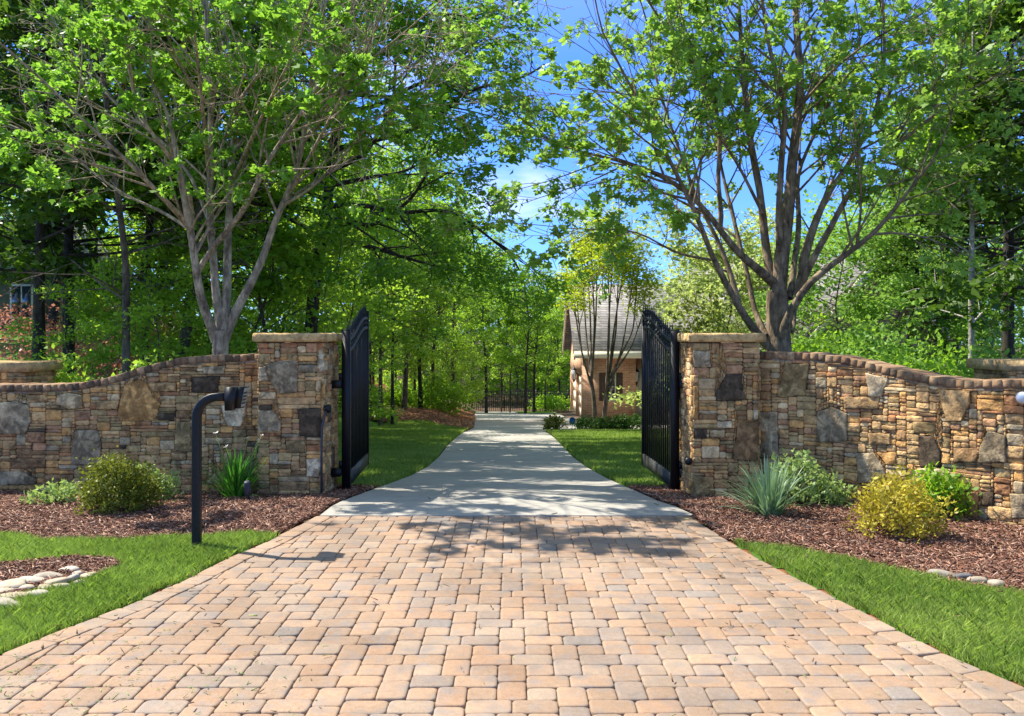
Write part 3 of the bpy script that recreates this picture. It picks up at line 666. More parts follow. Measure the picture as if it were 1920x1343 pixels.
def garden_wall(name, path, topf, feats, label, zb=-.14):
    """path: world polyline of the front face foot; s runs along it; topf(s) = height of stonework"""
    pth = np.array(path, float); seg = np.linalg.norm(np.diff(pth, axis=0), axis=1); S = np.concatenate([[0], np.cumsum(seg)]); Lw = S[-1]
    def pos(s):
        return np.column_stack([np.interp(s, S, pth[:, 0]), np.interp(s, S, pth[:, 1])])
    def frame(s):
        a = pos(np.clip(s - .12, 0, Lw)); b = pos(np.clip(s + .12, 0, Lw)); d = b - a; d /= np.linalg.norm(d, axis=1)[:, None] + 1e-9
        return d, np.column_stack([d[:, 1], -d[:, 0]])
    def mp_(v):
        p = pos(v[:, 0]); d, nn = frame(v[:, 0]); return np.column_stack([p + nn * v[:, 2:3], zb + v[:, 1]])
    root = empty(name, (*pos(np.array([Lw / 2]))[0], 0), label, 'garden wall', 'stone walls flanking the gates')
    ff = []
    sg = np.linspace(0, Lw, 400); pg = pos(sg); pxg = CX + pg[:, 0] * F / pg[:, 1]
    for poly, c in feats:
        q = []
        for px, py in poly:
            s = np.interp(px, pxg, sg) if pxg[-1] > pxg[0] else np.interp(-px, -pxg, sg)
            Y = np.interp(s, sg, pg[:, 1]); q.append((float(s), float(H - (py - HY) * Y / F - zb)))
        ff.append((q, c))
    tf = lambda s: topf(s) - zb
    mb = MB()
    for poly, col, big in pack(Lw, float(tf(sg).max()) + .02, tf, ff): stone(mb, poly, col, mp_, big)
    # plainer rear face
    TH = .34
    for poly, col, big in pack(Lw, float(tf(sg).max()) + .02, lambda s: tf(Lw - s), [], cell=.025, hmul=1.3):
        stone(mb, poly, col, lambda v: mp_(np.column_stack([Lw - v[:, 0], v[:, 1], -TH - v[:, 2]])), big)
    mb.build('stonework', M['stone'], root)
    mb = MB(); n = 60; s = np.linspace(0, Lw, n); z_ = tf(s)
    A = mp_(np.column_stack([s, np.zeros(n), np.full(n, -.03)])); B = mp_(np.column_stack([s, z_, np.full(n, -.03)]))
    C_ = mp_(np.column_stack([s, z_, np.full(n, -TH + .03)])); D = mp_(np.column_stack([s, np.zeros(n), np.full(n, -TH + .03)]))
    V = np.vstack([A, B, C_, D]); i = np.arange(n - 1)
    mb.add(V, np.concatenate([np.stack([i + k * n, i + 1 + k * n, i + 1 + (k + 1) * n, i + (k + 1) * n], -1) for k in range(3)])); mb.build('core', M['mortar'], root)
    # brick coping laid on edge across the wall top
    mb = MB(); s0 = .0; bw = .086; hh = .082
    cols = [(.21, .15, .105), (.26, .19, .14), (.18, .12, .09), (.30, .23, .17), (.10, .08, .065), (.22, .16, .12)]
    while s0 < Lw - .02:
        s1 = min(s0 + bw, Lw); sc0, sc1 = s0 + .002, s1 - .002
        za = float(tf(np.array([sc0]))[0]); zc = float(tf(np.array([sc1]))[0]); dz = rng.normal(0, .0035); ov = .02 + rng.normal(0, .003)
        col = np.array(cols[rng.choice(6)]) * rng.uniform(.8, 1.2); sl = (zc - za) / (sc1 - sc0)
        sh = -sl * hh * .8 / (1 + sl * sl)     # lean so the brick stands square to the slope
        def ring(o_out, o_in, ins_, z):
            return [(sc0 + ins_ + sh * z / hh, za + z + dz, o_out), (sc1 - ins_ + sh * z / hh, zc + z + dz, o_out), (sc1 - ins_ + sh * z / hh, zc + z + dz, o_in), (sc0 + ins_ + sh * z / hh, za + z + dz, o_in)]
        v = ring(ov, -TH - ov, 0, 0) + ring(ov + .003, -TH - ov, 0, .03) + ring(ov, -TH - ov, 0, hh - .008) + ring(ov - .003, -TH - ov + .003, .002, hh - .002) + ring(ov - .010, -TH - ov + .01, .007, hh)
        v = np.array(v); v[:, 0] = np.clip(v[:, 0], 0, Lw); a = np.arange(4); b = (a + 1) % 4
        q = np.concatenate([np.stack([a + i * 4, b + i * 4, b + (i + 1) * 4, a + (i + 1) * 4], -1) for i in range(4)] + [np.array([[16, 17, 18, 19], [3, 2, 1, 0]])])
        mb.add(mp_(v), q, col); s0 = s1
    mb.build('brick_coping', M['brickcap'], root)
    mb = MB()   # mortar bed under the coping
    A = mp_(np.column_stack([s, z_ - .02, np.full(n, .012)])); B = mp_(np.column_stack([s, z_ + .06, np.full(n, .012)])); C_ = mp_(np.column_stack([s, z_ + .06, np.full(n, -TH)]))
    V = np.vstack([A, B, C_]); mb.add(V, np.concatenate([np.stack([i + k * n, i + 1 + k * n, i + 1 + (k + 1) * n, i + (k + 1) * n], -1) for k in range(2)])); mb.build('mortar_bed', M['mortar'], root)
    return root, pos, pxg, sg
# left wall: foot line at Y=10.22, running from far left to the pillar
YL = 10.22; LX0, LX1 = -7.6, -2.93
tabL = [(-2000, 721.5), (0, 721.5), (98, 721), (147, 718), (183, 712), (229, 702), (262, 690), (308, 678), (341, 671), (383, 667), (426, 665), (480, 664.5)]
def topL(s):
    px = CX + (LX0 + s) * F / YL
    y = np.interp(px, [t_[0] for t_ in tabL], [t_[1] for t_ in tabL]); return H - (y - HY) * YL / F - .082
garden_wall('stone_wall', [(LX0, YL), (-5, YL), (LX1, YL)], topL, [
    (z1([(690, 640), (672, 600), (690, 520), (715, 440), (800, 402), (840, 420), (880, 500), (922, 535), (895, 625), (800, 642)]), 'ochre'),
    (z1([(-60, 560), (30, 530), (90, 522), (168, 545), (182, 640), (150, 715), (-60, 710)]), 'grey'),
    (z1([(430, 690), (560, 690), (585, 760), (575, 885), (415, 890), (410, 800)]), 'dgrey'),
    (z1([(325, 545), (335, 490), (400, 478), (470, 490), (475, 565), (400, 572)]), 'cream'),
    (z1([(1010, 645), (1090, 640), (1095, 815), (1000, 805)]), 'olive'), (z1([(1098, 385), (1262, 382), (1245, 475), (1100, 478)]), 'black'),
    (z1([(1270, 550), (1400, 540), (1410, 610), (1380, 672), (1310, 672), (1280, 610)]), 'white'),
    (z1([(1160, 325), (1290, 322), (1285, 372), (1165, 372)]), 'grey'), (z1([(5, 930), (120, 925), (200, 960), (210, 1000), (10, 1005)]), 'dgrey'),
    (z1([(1180, 990), (1230, 935), (1290, 920), (1300, 1000), (1190, 1003)]), 'cream'), (z1([(60, 855), (265, 850), (265, 908), (65, 910)]), 'brown'),
    (z1([(845, 418), (1010, 418), (1010, 472), (880, 472)]), 'tan'), (z1([(555, 520), (685, 520), (680, 575), (555, 575)]), 'tan'),
    (z1([(162, 490), (275, 488), (275, 530), (165, 532)]), 'tan'), (z1([(165, 700), (262, 700), (262, 760), (165, 760)]), 'pink'), (z1([(982, 820), (1066, 825), (1066, 865), (985, 865)]), 'tan'),
    (z1([(255, 945), (425, 945), (420, 1003), (258, 1003)]), 'brown'), (z1([(905, 590), (1008, 595), (1000, 638), (908, 636)]), 'black'), (z1([(1175, 735), (1335, 735), (1330, 770), (1178, 772)]), 'cream')],
    'left stone wall with a curved brick coping and one big orange boulder set in it')
pyl = [(1425, 661), (1500, 661), (1540, 664), (1577, 668), (1628, 679), (1666, 690), (1721, 701), (1771, 709.5), (1821, 713), (1920, 711), (2400, 700)]
pth = np.array(WALLR); seg_ = np.concatenate([[0], np.cumsum(np.linalg.norm(np.diff(pth, axis=0), axis=1))])
def topR(s):
    x = np.interp(s, seg_, pth[:, 0]); y = np.interp(s, seg_, pth[:, 1]); px = CX + x * F / y
    py = np.interp(px, [p[0] for p in pyl], [p[1] for p in pyl]); z_ = H - (py - HY) * y / F - .082
    return np.where(px > 1920, 1.30 + 0 * z_, z_)
garden_wall('stone_wall', WALLR, topR, [
    (z5([(785, 330), (908, 328), (890, 490), (742, 495)]), 'olive'), (z5([(655, 570), (745, 570), (757, 800), (655, 800)]), 'grey'),
    (z6([(80, 445), (150, 418), (232, 450), (230, 588), (82, 590)]), 'dgrey'), (z6([(322, 255), (430, 285), (400, 370), (336, 372)]), 'white'),
    (z6([(672, 333), (828, 345), (825, 400), (788, 490), (712, 492)]), 'tan'), (z6([(270, 645), (355, 640), (422, 730), (400, 790), (285, 792)]), 'grey'),
    (z6([(582, 560), (650, 562), (688, 640), (685, 710), (584, 712)]), 'black'), (z6([(872, 620), (912, 538), (1000, 560), (1002, 690), (872, 692)]), 'dgrey'),
    (z6([(775, 830), (872, 832), (862, 972), (765, 962)]), 'rust'), (z6([(572, 720), (730, 722), (728, 782), (575, 782)]), 'white'), (z6([(880, 832), (940, 832), (940, 900), (880, 900)]), 'black'),
    (z6([(745, 620), (862, 622), (862, 690), (748, 690)]), 'brown'), (z6([(375, 640), (470, 642), (470, 702), (425, 702)]), 'ochre'), (z6([(333, 548), (443, 548), (443, 602), (336, 602)]), 'tan'),
    (z6([(553, 493), (665, 495), (663, 550), (556, 550)]), 'olive'), (z6([(215, 372), (385, 372), (383, 430), (218, 430)]), 'tan'), (z6([(-250, 530), (-160, 530), (-160, 590), (-250, 590)]), 'tan'), (z6([(1020, 840), (1100, 840), (1100, 960), (1030, 960)]), 'grey')],
    'right stone wall curving forward with dark brick coping, behind the yellow shrub')

# end pillars glimpsed behind the walls
def small_pillar(x0, x1, y0, y1, zt, label, zb):
    root = empty('end_pillar', ((x0 + x1) / 2, (y0 + y1) / 2, zb), label, 'pillar', 'end pillars behind the walls')
    mb = MB(); Ht = zt - zb
    for (fx, fy, dx, dy, W) in ((x0, y0, 1, 0, x1 - x0), (x1, y0, 0, 1, y1 - y0), (x1, y1, -1, 0, x1 - x0), (x0, y1, 0, -1, y1 - y0)):
        mp_ = face_map(fx, fy, dx, dy, zb)
        for poly, col, big in pack(W, Ht, Ht, [], cell=.02, hmul=1.2): stone(mb, poly, col, mp_, big)
    mb.build('stonework', M['stone'], root)
    mb = MB(); mb.box(x0 + .03, x1 - .03, y0 + .03, y1 - .03, zb, zt - .002); mb.build('core', M['mortar'], root)
    mb = MB(); n = 3; y_ = y0 - .07
    for i in range(n):
        a = x0 - .08 + (x1 - x0 + .16) * i / n; b = x0 - .08 + (x1 - x0 + .16) * (i + 1) / n
        mp_ = face_map(0, y0 + .02, 1, 0, zt)
        stone(mb, [(a, 0), (b, 0), (b, .13), (a, .13)], np.array((.55, .43, .26)) * rng.uniform(.85, 1.1), mp_, True, .002, -.05, (.06, .09))
    mb.box(x0 - .07, x1 + .07, y0 - .03, y1 + .08, zt, zt + .125, (.5, .4, .25)); mb.build('cap_stone', M['cap'], root)
small_pillar(-8.0, -6.55, 11.6, 12.4, 1.28, 'end pillar showing only its ochre cap above the left wall', g(-7, 12) - .3)
small_pillar(6.1, 7.2, 10.6, 11.4, 1.34, 'end pillar showing only its rough cap above the right wall', g(6.5, 11) - .3)

# ------------------------------------------------------------------ gates
def gate(hx, hy, fx, fy, side, label):
    root = empty('iron_gate', (hx, hy, -.06), label, 'gate', 'open double gate leaves')
    d = np.array([fx - hx, fy - hy]); Lg = np.linalg.norm(d); d /= Lg; nn = np.array([d[1], -d[0]])
    def W(v): v = np.asarray(v, float); return np.column_stack([hx + v[:, 0] * d[0] + v[:, 1] * nn[0], hy + v[:, 0] * d[1] + v[:, 1] * nn[1], v[:, 2]])
    zb = -.06
    def curve(t): return .5 - .5 * np.cos(math.pi * np.clip((t - .04) / .86, 0, 1))
    r1 = lambda s: 1.72 + .29 * curve(s / Lg); r2 = lambda s: 1.585 + .29 * curve(s / Lg)
    mb = MB(); mb.box(0, .06, -.05, .05, zb - .02, 1.83, M=W); mb.box(-.0, .06, -.055, .055, 1.832, 1.845, M=W); mb.build('hinge_stile', M['iron'], root)
    mb = MB(); mb.box(Lg - .05, Lg, -.03, .03, zb, 2.10, M=W); mb.box(Lg - .056, Lg + .006, -.036, .036, 2.102, 2.115, M=W); mb.build('end_stile', M['iron'], root)
    mb = MB(); mb.box(.062, Lg - .052, -.028, .028, zb, zb + .16, M=W); mb.build('bottom_rail', M['iron_rail'], root)
    for rf in (r1, r2):
        mb = MB(); s = np.linspace(.062, Lg - .052, 40); z_ = rf(s)
        V = np.concatenate([W(np.column_stack([s, np.full(40, y), z_ + dz])) for y, dz in ((-.022, -.018), (.022, -.018), (.022, .018), (-.022, .018))])
        i = np.arange(39); mb.add(V, np.concatenate([np.stack([i + k * 40, i + 1 + k * 40, i + 1 + ((k + 1) % 4) * 40, i + ((k + 1) % 4) * 40], -1) for k in range(4)])); mb.build('arched_rail', M['iron'], root)
    n = 14
    for i in range(n):
        s = .06 + (Lg - .11) * (i + .7) / (n + .4); zt = float(r1(s)) + .06
        mb = MB(); mb.box(s - .0105, s + .0105, -.0105, .0105, zb + .162, zt, M=W); p = mb.build('picket', M['iron'], root)
        mb = MB(); c = W([[s, 0, 0]])[0]
        pr = [(.0, .016), (.012, .018), (.02, .010), (.03, .018), (.045, .018), (.06, .010), (.10, .006), (.145, .001)]
        mb.tube([(c[0], c[1], zt + a) for a, _ in pr], [b for _, b in pr], 8); mb.build('finial', M['iron'], root, True)
        if 1:   # cast collar between the rails
            zc = float(r1(s)) - .068; a = np.linspace(0, 2 * math.pi, 13)
            mb = MB(); mb.tube([(c[0], c[1], zc + q) for q in (-.03, -.018, 0, .018, .03)], [.012, .024, .03, .024, .012], 8); mb.build('collar', M['iron'], root, True)
    # hinge arms bolted to the pillar
    for zc in (1.2, .14):
        mb = MB(); x_in = -side * .155
        def Wp(x, y, z): return [(hx + x, hy + y, z)]
        lo, hi = sorted((0.05 * -side, x_in))
        mb.box(hx - side * .0 + (-.16 if side > 0 else .05), hx + (-.05 if side > 0 else .16), hy - .06, hy + .05, zc - .06, zc + .035)
        mb.box(hx + (-.085 if side > 0 else .05), hx + (-.05 if side > 0 else .085), hy - .01, hy + .07, zc + .04, zc + .12)
        mb.build('hinge_bracket', M['iron'], root)
    return root
gate(-2.0, 10.4, -2.065, 12.3, 1, 'left leaf of the black iron gate swung open, beside the left pillar')
gate(1.955, 10.35, 1.865, 12.25, -1, 'right leaf of the black iron gate swung open, next to the right pillar')

# ------------------------------------------------------------------ keypad post, lights, sensors
root = empty('keypad_post', (-2.66, 7.29, 0), 'black gooseneck entry keypad post standing in the left front grass', 'keypad post')
Y = 7.29; x0 = -2.66; r = .175; zt = 1.262
pts = [(x0, Y, -.05)] + [(x0, Y, z_) for z_ in (.3, .6, .9)] + [(x0 + r - r * math.cos(a), Y, zt - r + r * math.sin(a)) for a in np.linspace(0, math.pi / 2, 9)] + [(x0 + .25, Y, zt)]
def sq_tube(mb, pts, h):
    pts = np.array(pts); t = np.gradient(pts, axis=0); t /= np.linalg.norm(t, axis=1)[:, None]; v = np.array([0, 1., 0]); u_ = np.cross(t, v); n = len(pts)
    c_ = [(-1, -.8), (-.8, -1), (.8, -1), (1, -.8), (1, .8), (.8, 1), (-.8, 1), (-1, .8)]
    R_ = np.stack([pts + u_ * h * a + v * h * b for a, b in c_], 1).reshape(-1, 3)
    i = np.arange(n - 1)[:, None] * 8; j = np.arange(8)[None]; j2 = (j + 1) % 8
    mb.add(R_, np.stack([i + j, i + j2, i + 8 + j2, i + 8 + j], -1).reshape(-1, 4)); mb.f.setdefault(8, []).append(np.array([list(range(mb.n - 8, mb.n))]))
mb = MB(); sq_tube(mb, pts, .034); mb.build('post', M['iron'], root)
def wedge(mb, x0, x1a, x1b, y0, y1, z0, z1):
    v = [(x0, y0, z0), (x1b, y0, z0), (x1b, y1, z0), (x0, y1, z0), (x0, y0, z1), (x1a, y0, z1), (x1a, y1, z1), (x0, y1, z1)]
    mb.add(v, np.array([(3, 2, 1, 0), (4, 5, 6, 7), (0, 1, 5, 4), (1, 2, 6, 5), (2, 3, 7, 6), (3, 0, 4, 7)]))
hx0 = x0 + .25
mb = MB(); wedge(mb, hx0, hx0 + .088, hx0 + .058, Y - .05, Y + .045, 1.15, 1.345); mb.build('hood', M['iron'], root)
mb = MB(); wedge(mb, hx0 + .03, hx0 + .13, hx0 + .10, Y + .05, Y + .19, 1.16, 1.34)
mb.build('housing', M['iron'], root)
mb = MB(); mb.add([(hx0 + .1313, Y + .062, 1.33), (hx0 + .1033, Y + .062, 1.17), (hx0 + .1033, Y + .18, 1.17), (hx0 + .1313, Y + .18, 1.33)], np.array([[0, 1, 2, 3]])); mb.build('key_plate', M['metal_plate'], root)
for kx in range(4):
    for ky in range(3):
        t_ = .25 + kx * .18; zc = 1.33 - .16 * t_; xx = hx0 + .1313 - .028 * t_
        mb = MB(); mb.box(xx, xx + .002, Y + .075 + ky * .032, Y + .095 + ky * .032, zc - .009, zc + .009); mb.build('key', M['iron'], root)

root = empty('garden_spotlight', (-2.93, 9.5, 0), 'small black garden spotlight in front of the strappy green plant', 'garden light')
mb = MB(); mb.tube([(-2.86, 9.38, -.05), (-2.86, 9.38, .08)], .012, 8); mb.build('stake', M['iron'], root)
mb = MB(); mb.tube([(-2.86, 9.36, .05), (-2.86, 9.35, .06), (-2.86, 9.34, .12), (-2.86, 9.33, .185), (-2.86, 9.325, .2)], [.02, .036, .04, .036, .03], 14); mb.build('lamp_head', M['conduit'], root, True)

root = empty('safety_sensor', (-2.16, 10.05, .9), 'small black gate sensor with a conduit on the left pillar side', 'sensor', 'gate sensors')
mb = MB(); mb.tube([(-2.155, 9.99, .92), (-2.115, 9.99, .93), (-2.095, 9.99, .93)], [.05, .05, .042], 14); mb.build('housing', M['iron'], root)
mb = MB(); mb.tube([(-2.14, 9.94, .9), (-2.15, 9.9, .84), (-2.175, 9.89, .72), (-2.18, 9.89, .4), (-2.18, 9.89, -.03)], .014, 8); mb.build('conduit', M['conduit'], root, True)
root = empty('safety_sensor', (2.0, 9.85, .37), 'round black gate sensor eye low on the right pillar side', 'sensor', 'gate sensors')
mb = MB(); mb.tube([(2.03, 9.80, .36), (1.985, 9.79, .36)], [.035, .035], 12); mb.build('mount', M['conduit'], root)
mb = MB(); mb.tube([(1.99, 9.80, .365), (1.985, 9.71, .36), (1.985, 9.69, .36)], [.04, .045, .036], 16); mb.build('lens_hood', M['iron'], root)

root = empty('wall_lamp', (4.86, 7.85, 1.1), 'white globe lamp on the right stone wall at the edge of the photo', 'lamp')
gx, gy, gz = 4.672, 7.91, 1.21; a_ = np.linspace(-math.pi / 2, math.pi / 2, 9)
mb = MB(); mb.tube([(gx, gy, gz + .055 * math.sin(a)) for a in a_], [max(.001, .055 * math.cos(a)) for a in a_], 16); mb.build('globe', M['lampglass'], root, True)
mb = MB(); mb.tube([(gx + .10, gy + .14, gz + .02), (gx + .03, gy + .04, gz + .01)], [.03, .035], 10); mb.build('bracket', M['iron'], root)

# river stones: each its own object
def rock(x, y, sx, sy, sz, rz, col, label, group, zoff=0):
    n1, n2 = 9, 14; th = np.linspace(0, math.pi, n1); ph = np.linspace(0, 2 * math.pi, n2, endpoint=False)
    s_ = rng.uniform(0, 6, 6)
    T, Pp = np.meshgrid(th, ph, indexing='ij')
    rr = 1 + .16 * np.sin(2 * Pp + s_[0]) * np.sin(T) + .15 * np.sin(3 * Pp + s_[1]) * np.sin(T) + .06 * np.cos(3 * T + s_[2])
    pw_ = lambda v: np.sign(v) * np.abs(v) ** .75
    X = pw_(np.sin(T)) * np.cos(Pp) * rr * sx; Yy = pw_(np.sin(T)) * np.sin(Pp) * rr * sy; Z = pw_(np.cos(T)) * sz
    c, s = math.cos(rz), math.sin(rz); V = np.stack([x + X * c - Yy * s, y + X * s + Yy * c, Z + sz * .55 + zoff + X * rng.normal(0, .15)], -1).reshape(-1, 3)
    i, j = np.meshgrid(np.arange(n1 - 1), np.arange(n2), indexing='ij'); j2 = (j + 1) % n2
    mb = MB(); mb.add(V, np.stack([i * n2 + j, (i + 1) * n2 + j, (i + 1) * n2 + j2, i * n2 + j2], -1).reshape(-1, 4), col)
    tag(mb.build('river_stone', M['rock'], smooth=True), label, 'stone', group)
rs = [(20, 1095, 60, 14, 'long flat tan river stone at the photo edge'), (60, 1088, 45, 10, 'tan river stone'), (92, 1078, 40, 12, 'pale river stone'),
      (50, 1102, 34, 8, 'river stone'), (100, 1090, 42, 12, 'large whitish river stone'), (128, 1068, 34, 7, 'tan river stone'), (130, 1085, 36, 9, 'river stone'), (165, 1079, 26, 8, 'rounded pale river stone'),
      (28, 1116, 40, 13, 'big cream river stone'), (70, 1112, 36, 9, 'river stone'), (15, 1130, 46, 14, 'river stone'), (5, 1108, 30, 9, 'river stone'), (85, 1102, 26, 7, 'river stone'), (145, 1076, 22, 6, 'river stone'),
      (148, 1092, 20, 6, 's'), (112, 1099, 28, 8, 's'), ]
ordn = ['first', 'second', 'third', 'fourth', 'fifth', 'sixth', 'seventh', 'eighth']
def rowof(py): return 'back' if py < 1087 else 'middle' if py < 1103 else 'front'
taken = []
for k, (px, py, w_, h_, lb) in enumerate(rs):
    x, y = ground(px, py + h_ * .5); s = w_ / 2 * y / F
    c = np.array([(.44, .36, .25), (.48, .43, .34), (.38, .33, .26), (.46, .39, .28)][k % 4]) * rng.uniform(.9, 1.1)
    rock(x, y, s * 1.3, s * rng.uniform(.7, 1.0), .022 + s * .17, rng.normal(0, .3), c, 'pale river stone in the %s row of the left heap, %s from the left edge' % (rowof(py), ordn[sum(1 for q in rs if rowof(q[1]) == rowof(py) and q[0] < px)]), 'river stones heaped at the left', -.015)
for k, (px, py, w_) in enumerate([(1775, 1085, 55), (1812, 1090, 36), (1842, 1097, 44), (1878, 1103, 46)]):
    x, y = ground(px, py); s = w_ / 2 * y / F
    rock(x, y + .05, s * .92, s * .5, .036, .3 * k - .6, [(.30, .26, .20), (.14, .135, .13), (.33, .28, .2), (.36, .31, .23)][k],
         ['flat tan edging stone, leftmost of the row between grass and mulch', 'dark grey edging stone, second from the left in the row by the right lawn',
          'low tan edging stone, third from the left in the row by the right lawn', 'pale edging stone, rightmost of the row between grass and mulch'][k], 'edging stones of the right bed', -.01)

# ------------------------------------------------------------------ leaves and trees
def leaf_geo(mb, C, size, droop=.3, lobes=1, rs=None, wide=.6, tint=None, up=.6):
    r = rs or rng; n = len(C)
    if n == 0: return
    a = r.uniform(0, 2 * math.pi, n); el = r.normal(-droop, .45, n)
    u_ = np.column_stack([np.cos(a) * np.cos(el), np.sin(a) * np.cos(el), np.sin(el)])
    nn = r.normal(0, 1, (n, 3)) * (1 - up) + np.array([0, 0, 1]) * up; nn -= (nn * u_).sum(1)[:, None] * u_; nn /= np.linalg.norm(nn, axis=1)[:, None] + 1e-9
    s_ = np.cross(nn, u_); sz = size * r.uniform(.5, 1.45, n)[:, None]
    if tint is None: tint = r.uniform(0, 1, n)
    col = np.column_stack([tint, r.uniform(0, 1, n), r.uniform(0, 1, n)])
    angs = [0] if lobes == 1 else [0, .95, -.95]
    for k, an in enumerate(angs):
        L_ = sz * (1 if k == 0 else .78); d = u_ * math.cos(an) + s_ * math.sin(an); w_ = np.cross(nn, d)
        fold = nn * L_ * (-.12)
        V = np.stack([C, C + d * L_ * .5 + w_ * L_ * wide * .5 + fold, C + d * L_, C + d * L_ * .5 - w_ * L_ * wide * .5 + fold], 1).reshape(-1, 3)
        mb.add(V, np.arange(n)[:, None] * 4 + np.arange(4), np.repeat(col, 4, 0))
def nrm(v): return v / (np.linalg.norm(v) + 1e-9)
class Tree:
    def __init__(s, seed, seg=(8, 6, 4, 3), minr=.004):
        s.r = np.random.default_rng(seed); s.w = MB(); s.sites = []; s.seg = seg; s.minr = minr
    def limb(s, pts, r0, r1, lvl, wob_=.08):
        pts = np.asarray(pts, float)
        # resample smoothly
        d = np.concatenate([[0], np.cumsum(np.linalg.norm(np.diff(pts, axis=0), axis=1))]); n = max(3, int(d[-1] / [.22, .25, .22, .3][lvl]) + 1)
        t = np.linspace(0, d[-1], n); q = np.column_stack([np.interp(t, d, pts[:, k]) for k in range(3)])
        if n > 4:
            for _ in range(2): q[1:-1] = q[1:-1] * .5 + (q[:-2] + q[2:]) * .25
        rad = r0 + (r1 - r0) * (t / d[-1]) ** .8
        s.w.tube(q, np.maximum(rad, s.minr), s.seg[lvl], cap=False, wob=wob_ if lvl == 0 else 0, rng=s.r)
        return q, rad
    def grow(s, p, d, L, r, lvl, spec):
        n = max(3, int(L / spec['step'])); pts = [np.array(p)]; d = nrm(np.array(d))
        for i in range(n):
            d = nrm(d + s.r.normal(0, spec['crook'], 3) + np.array([0, 0, spec['trop'][lvl]])); pts.append(pts[-1] + d * L / n)
        q, rad = s.limb(pts, r, r * .3, min(lvl, 3)); s.children(q, rad, L, lvl, spec)
    def children(s, q, rad, L, lvl, spec, t0=.25):
        if lvl >= spec['max']:
            k = spec['sites']; ts = s.r.uniform(.15, 1, k); idx = ts * (len(q) - 1); i = np.clip(idx.astype(int), 0, len(q) - 2); f = (idx - i)[:, None]
            s.sites.append(q[i] * (1 - f) + q[i + 1] * f); return
        m_ = max(2, int(spec['n'][lvl] * L)); 
        for k in range(m_):
            t = t0 + (1 - t0) * (k + s.r.uniform(0, 1)) / m_; idx = t * (len(q) - 1); i = min(int(idx), len(q) - 2); p = q[i] + (q[i + 1] - q[i]) * (idx - i)
            ax = nrm(q[i + 1] - q[i]); side = nrm(np.cross(ax, s.r.normal(0, 1, 3))); an = s.r.normal(spec['ang'], .15)
            d = ax * math.cos(an) + side * math.sin(an)
            Lc = spec['len'][lvl] * s.r.uniform(.6, 1.25) * (1.15 - .5 * t); s.grow(p, d, Lc, max(s.minr, min(rad[i] * .6, spec['rad'][lvl])), lvl + 1, spec)
    def finish(s, root, bark, leafm, lsize, per, sigma, **kw):
        s.w.build('trunk', bark, root, True)
        drop = kw.pop('drop', .42); kp = s.r.random(len(s.sites)) > drop
        S = np.concatenate([q for q, k_ in zip(s.sites, kp) if k_]); per = per / (1 - drop) * .85
        n = len(S); k = s.r.poisson(per, n); C = np.repeat(S, k, 0); ct = np.repeat(s.r.uniform(0, 1, n), k)
        C = C + s.r.normal(0, 1, C.shape) * np.array(sigma); mb = MB()
        tint = np.clip(ct * .55 + s.r.uniform(0, .45, len(C)), 0, 1)
        if 'keep' in kw: 
            m_ = kw.pop('keep')(C); C = C[m_]; tint = tint[m_]
        leaf_geo(mb, C, lsize, rs=s.r, tint=tint, **kw); mb.build('crown', leafm, root); return len(C)

def trace(pts, Y0, Y1):     # photo pixels along a limb -> world, with depth running Y0..Y1
    n = len(pts); return [P(px, py, Y0 + (Y1 - Y0) * (i / (n - 1)) ** .8) for i, (px, py) in enumerate(pts)]
spec_maple = dict(step=.16, crook=.10, trop=(.03, .03, .02, .0), max=3, sites=3, n=(3.1, 3.4, 4), len=(1.7, .75, .32), rad=(.022, .009, .005), ang=.72)
def hand_tree(name, base, Yb, limbs, spec, seed, label, bark, leafm, trunkpts, tr, lsize, per, **kw):
    T = Tree(seed); bx, by, bz = P(base[0], base[1], Yb); root = empty(name, (bx, by, g(bx, by)), label, 'tree')
    if trunkpts: T.limb([(bx, by, g(bx, by) - .1)] + [P(x, y, Yb) for x, y in trunkpts], tr[0], tr[1], 0, .12)
    for pts, Y1, r0, r1, t0 in limbs:
        q, rad = T.limb(trace(pts, Yb, Y1), r0 * .86, r1 * .86, 0, .1)
        Lq = np.linalg.norm(np.diff(q, axis=0), axis=1).sum()
        T.children(q, rad, Lq, 0, spec, t0)
        # carry the limb on past the last traced point
        d = nrm(q[-1] - q[-4]); T.grow(q[-1], d, kw.get('ext', 2.2), r1, 1, spec)
    kw.pop('ext', None)
    n = T.finish(root, bark, leafm, lsize, per, (.06, .06, .045), **kw); print(name, 'leaves', n); return root
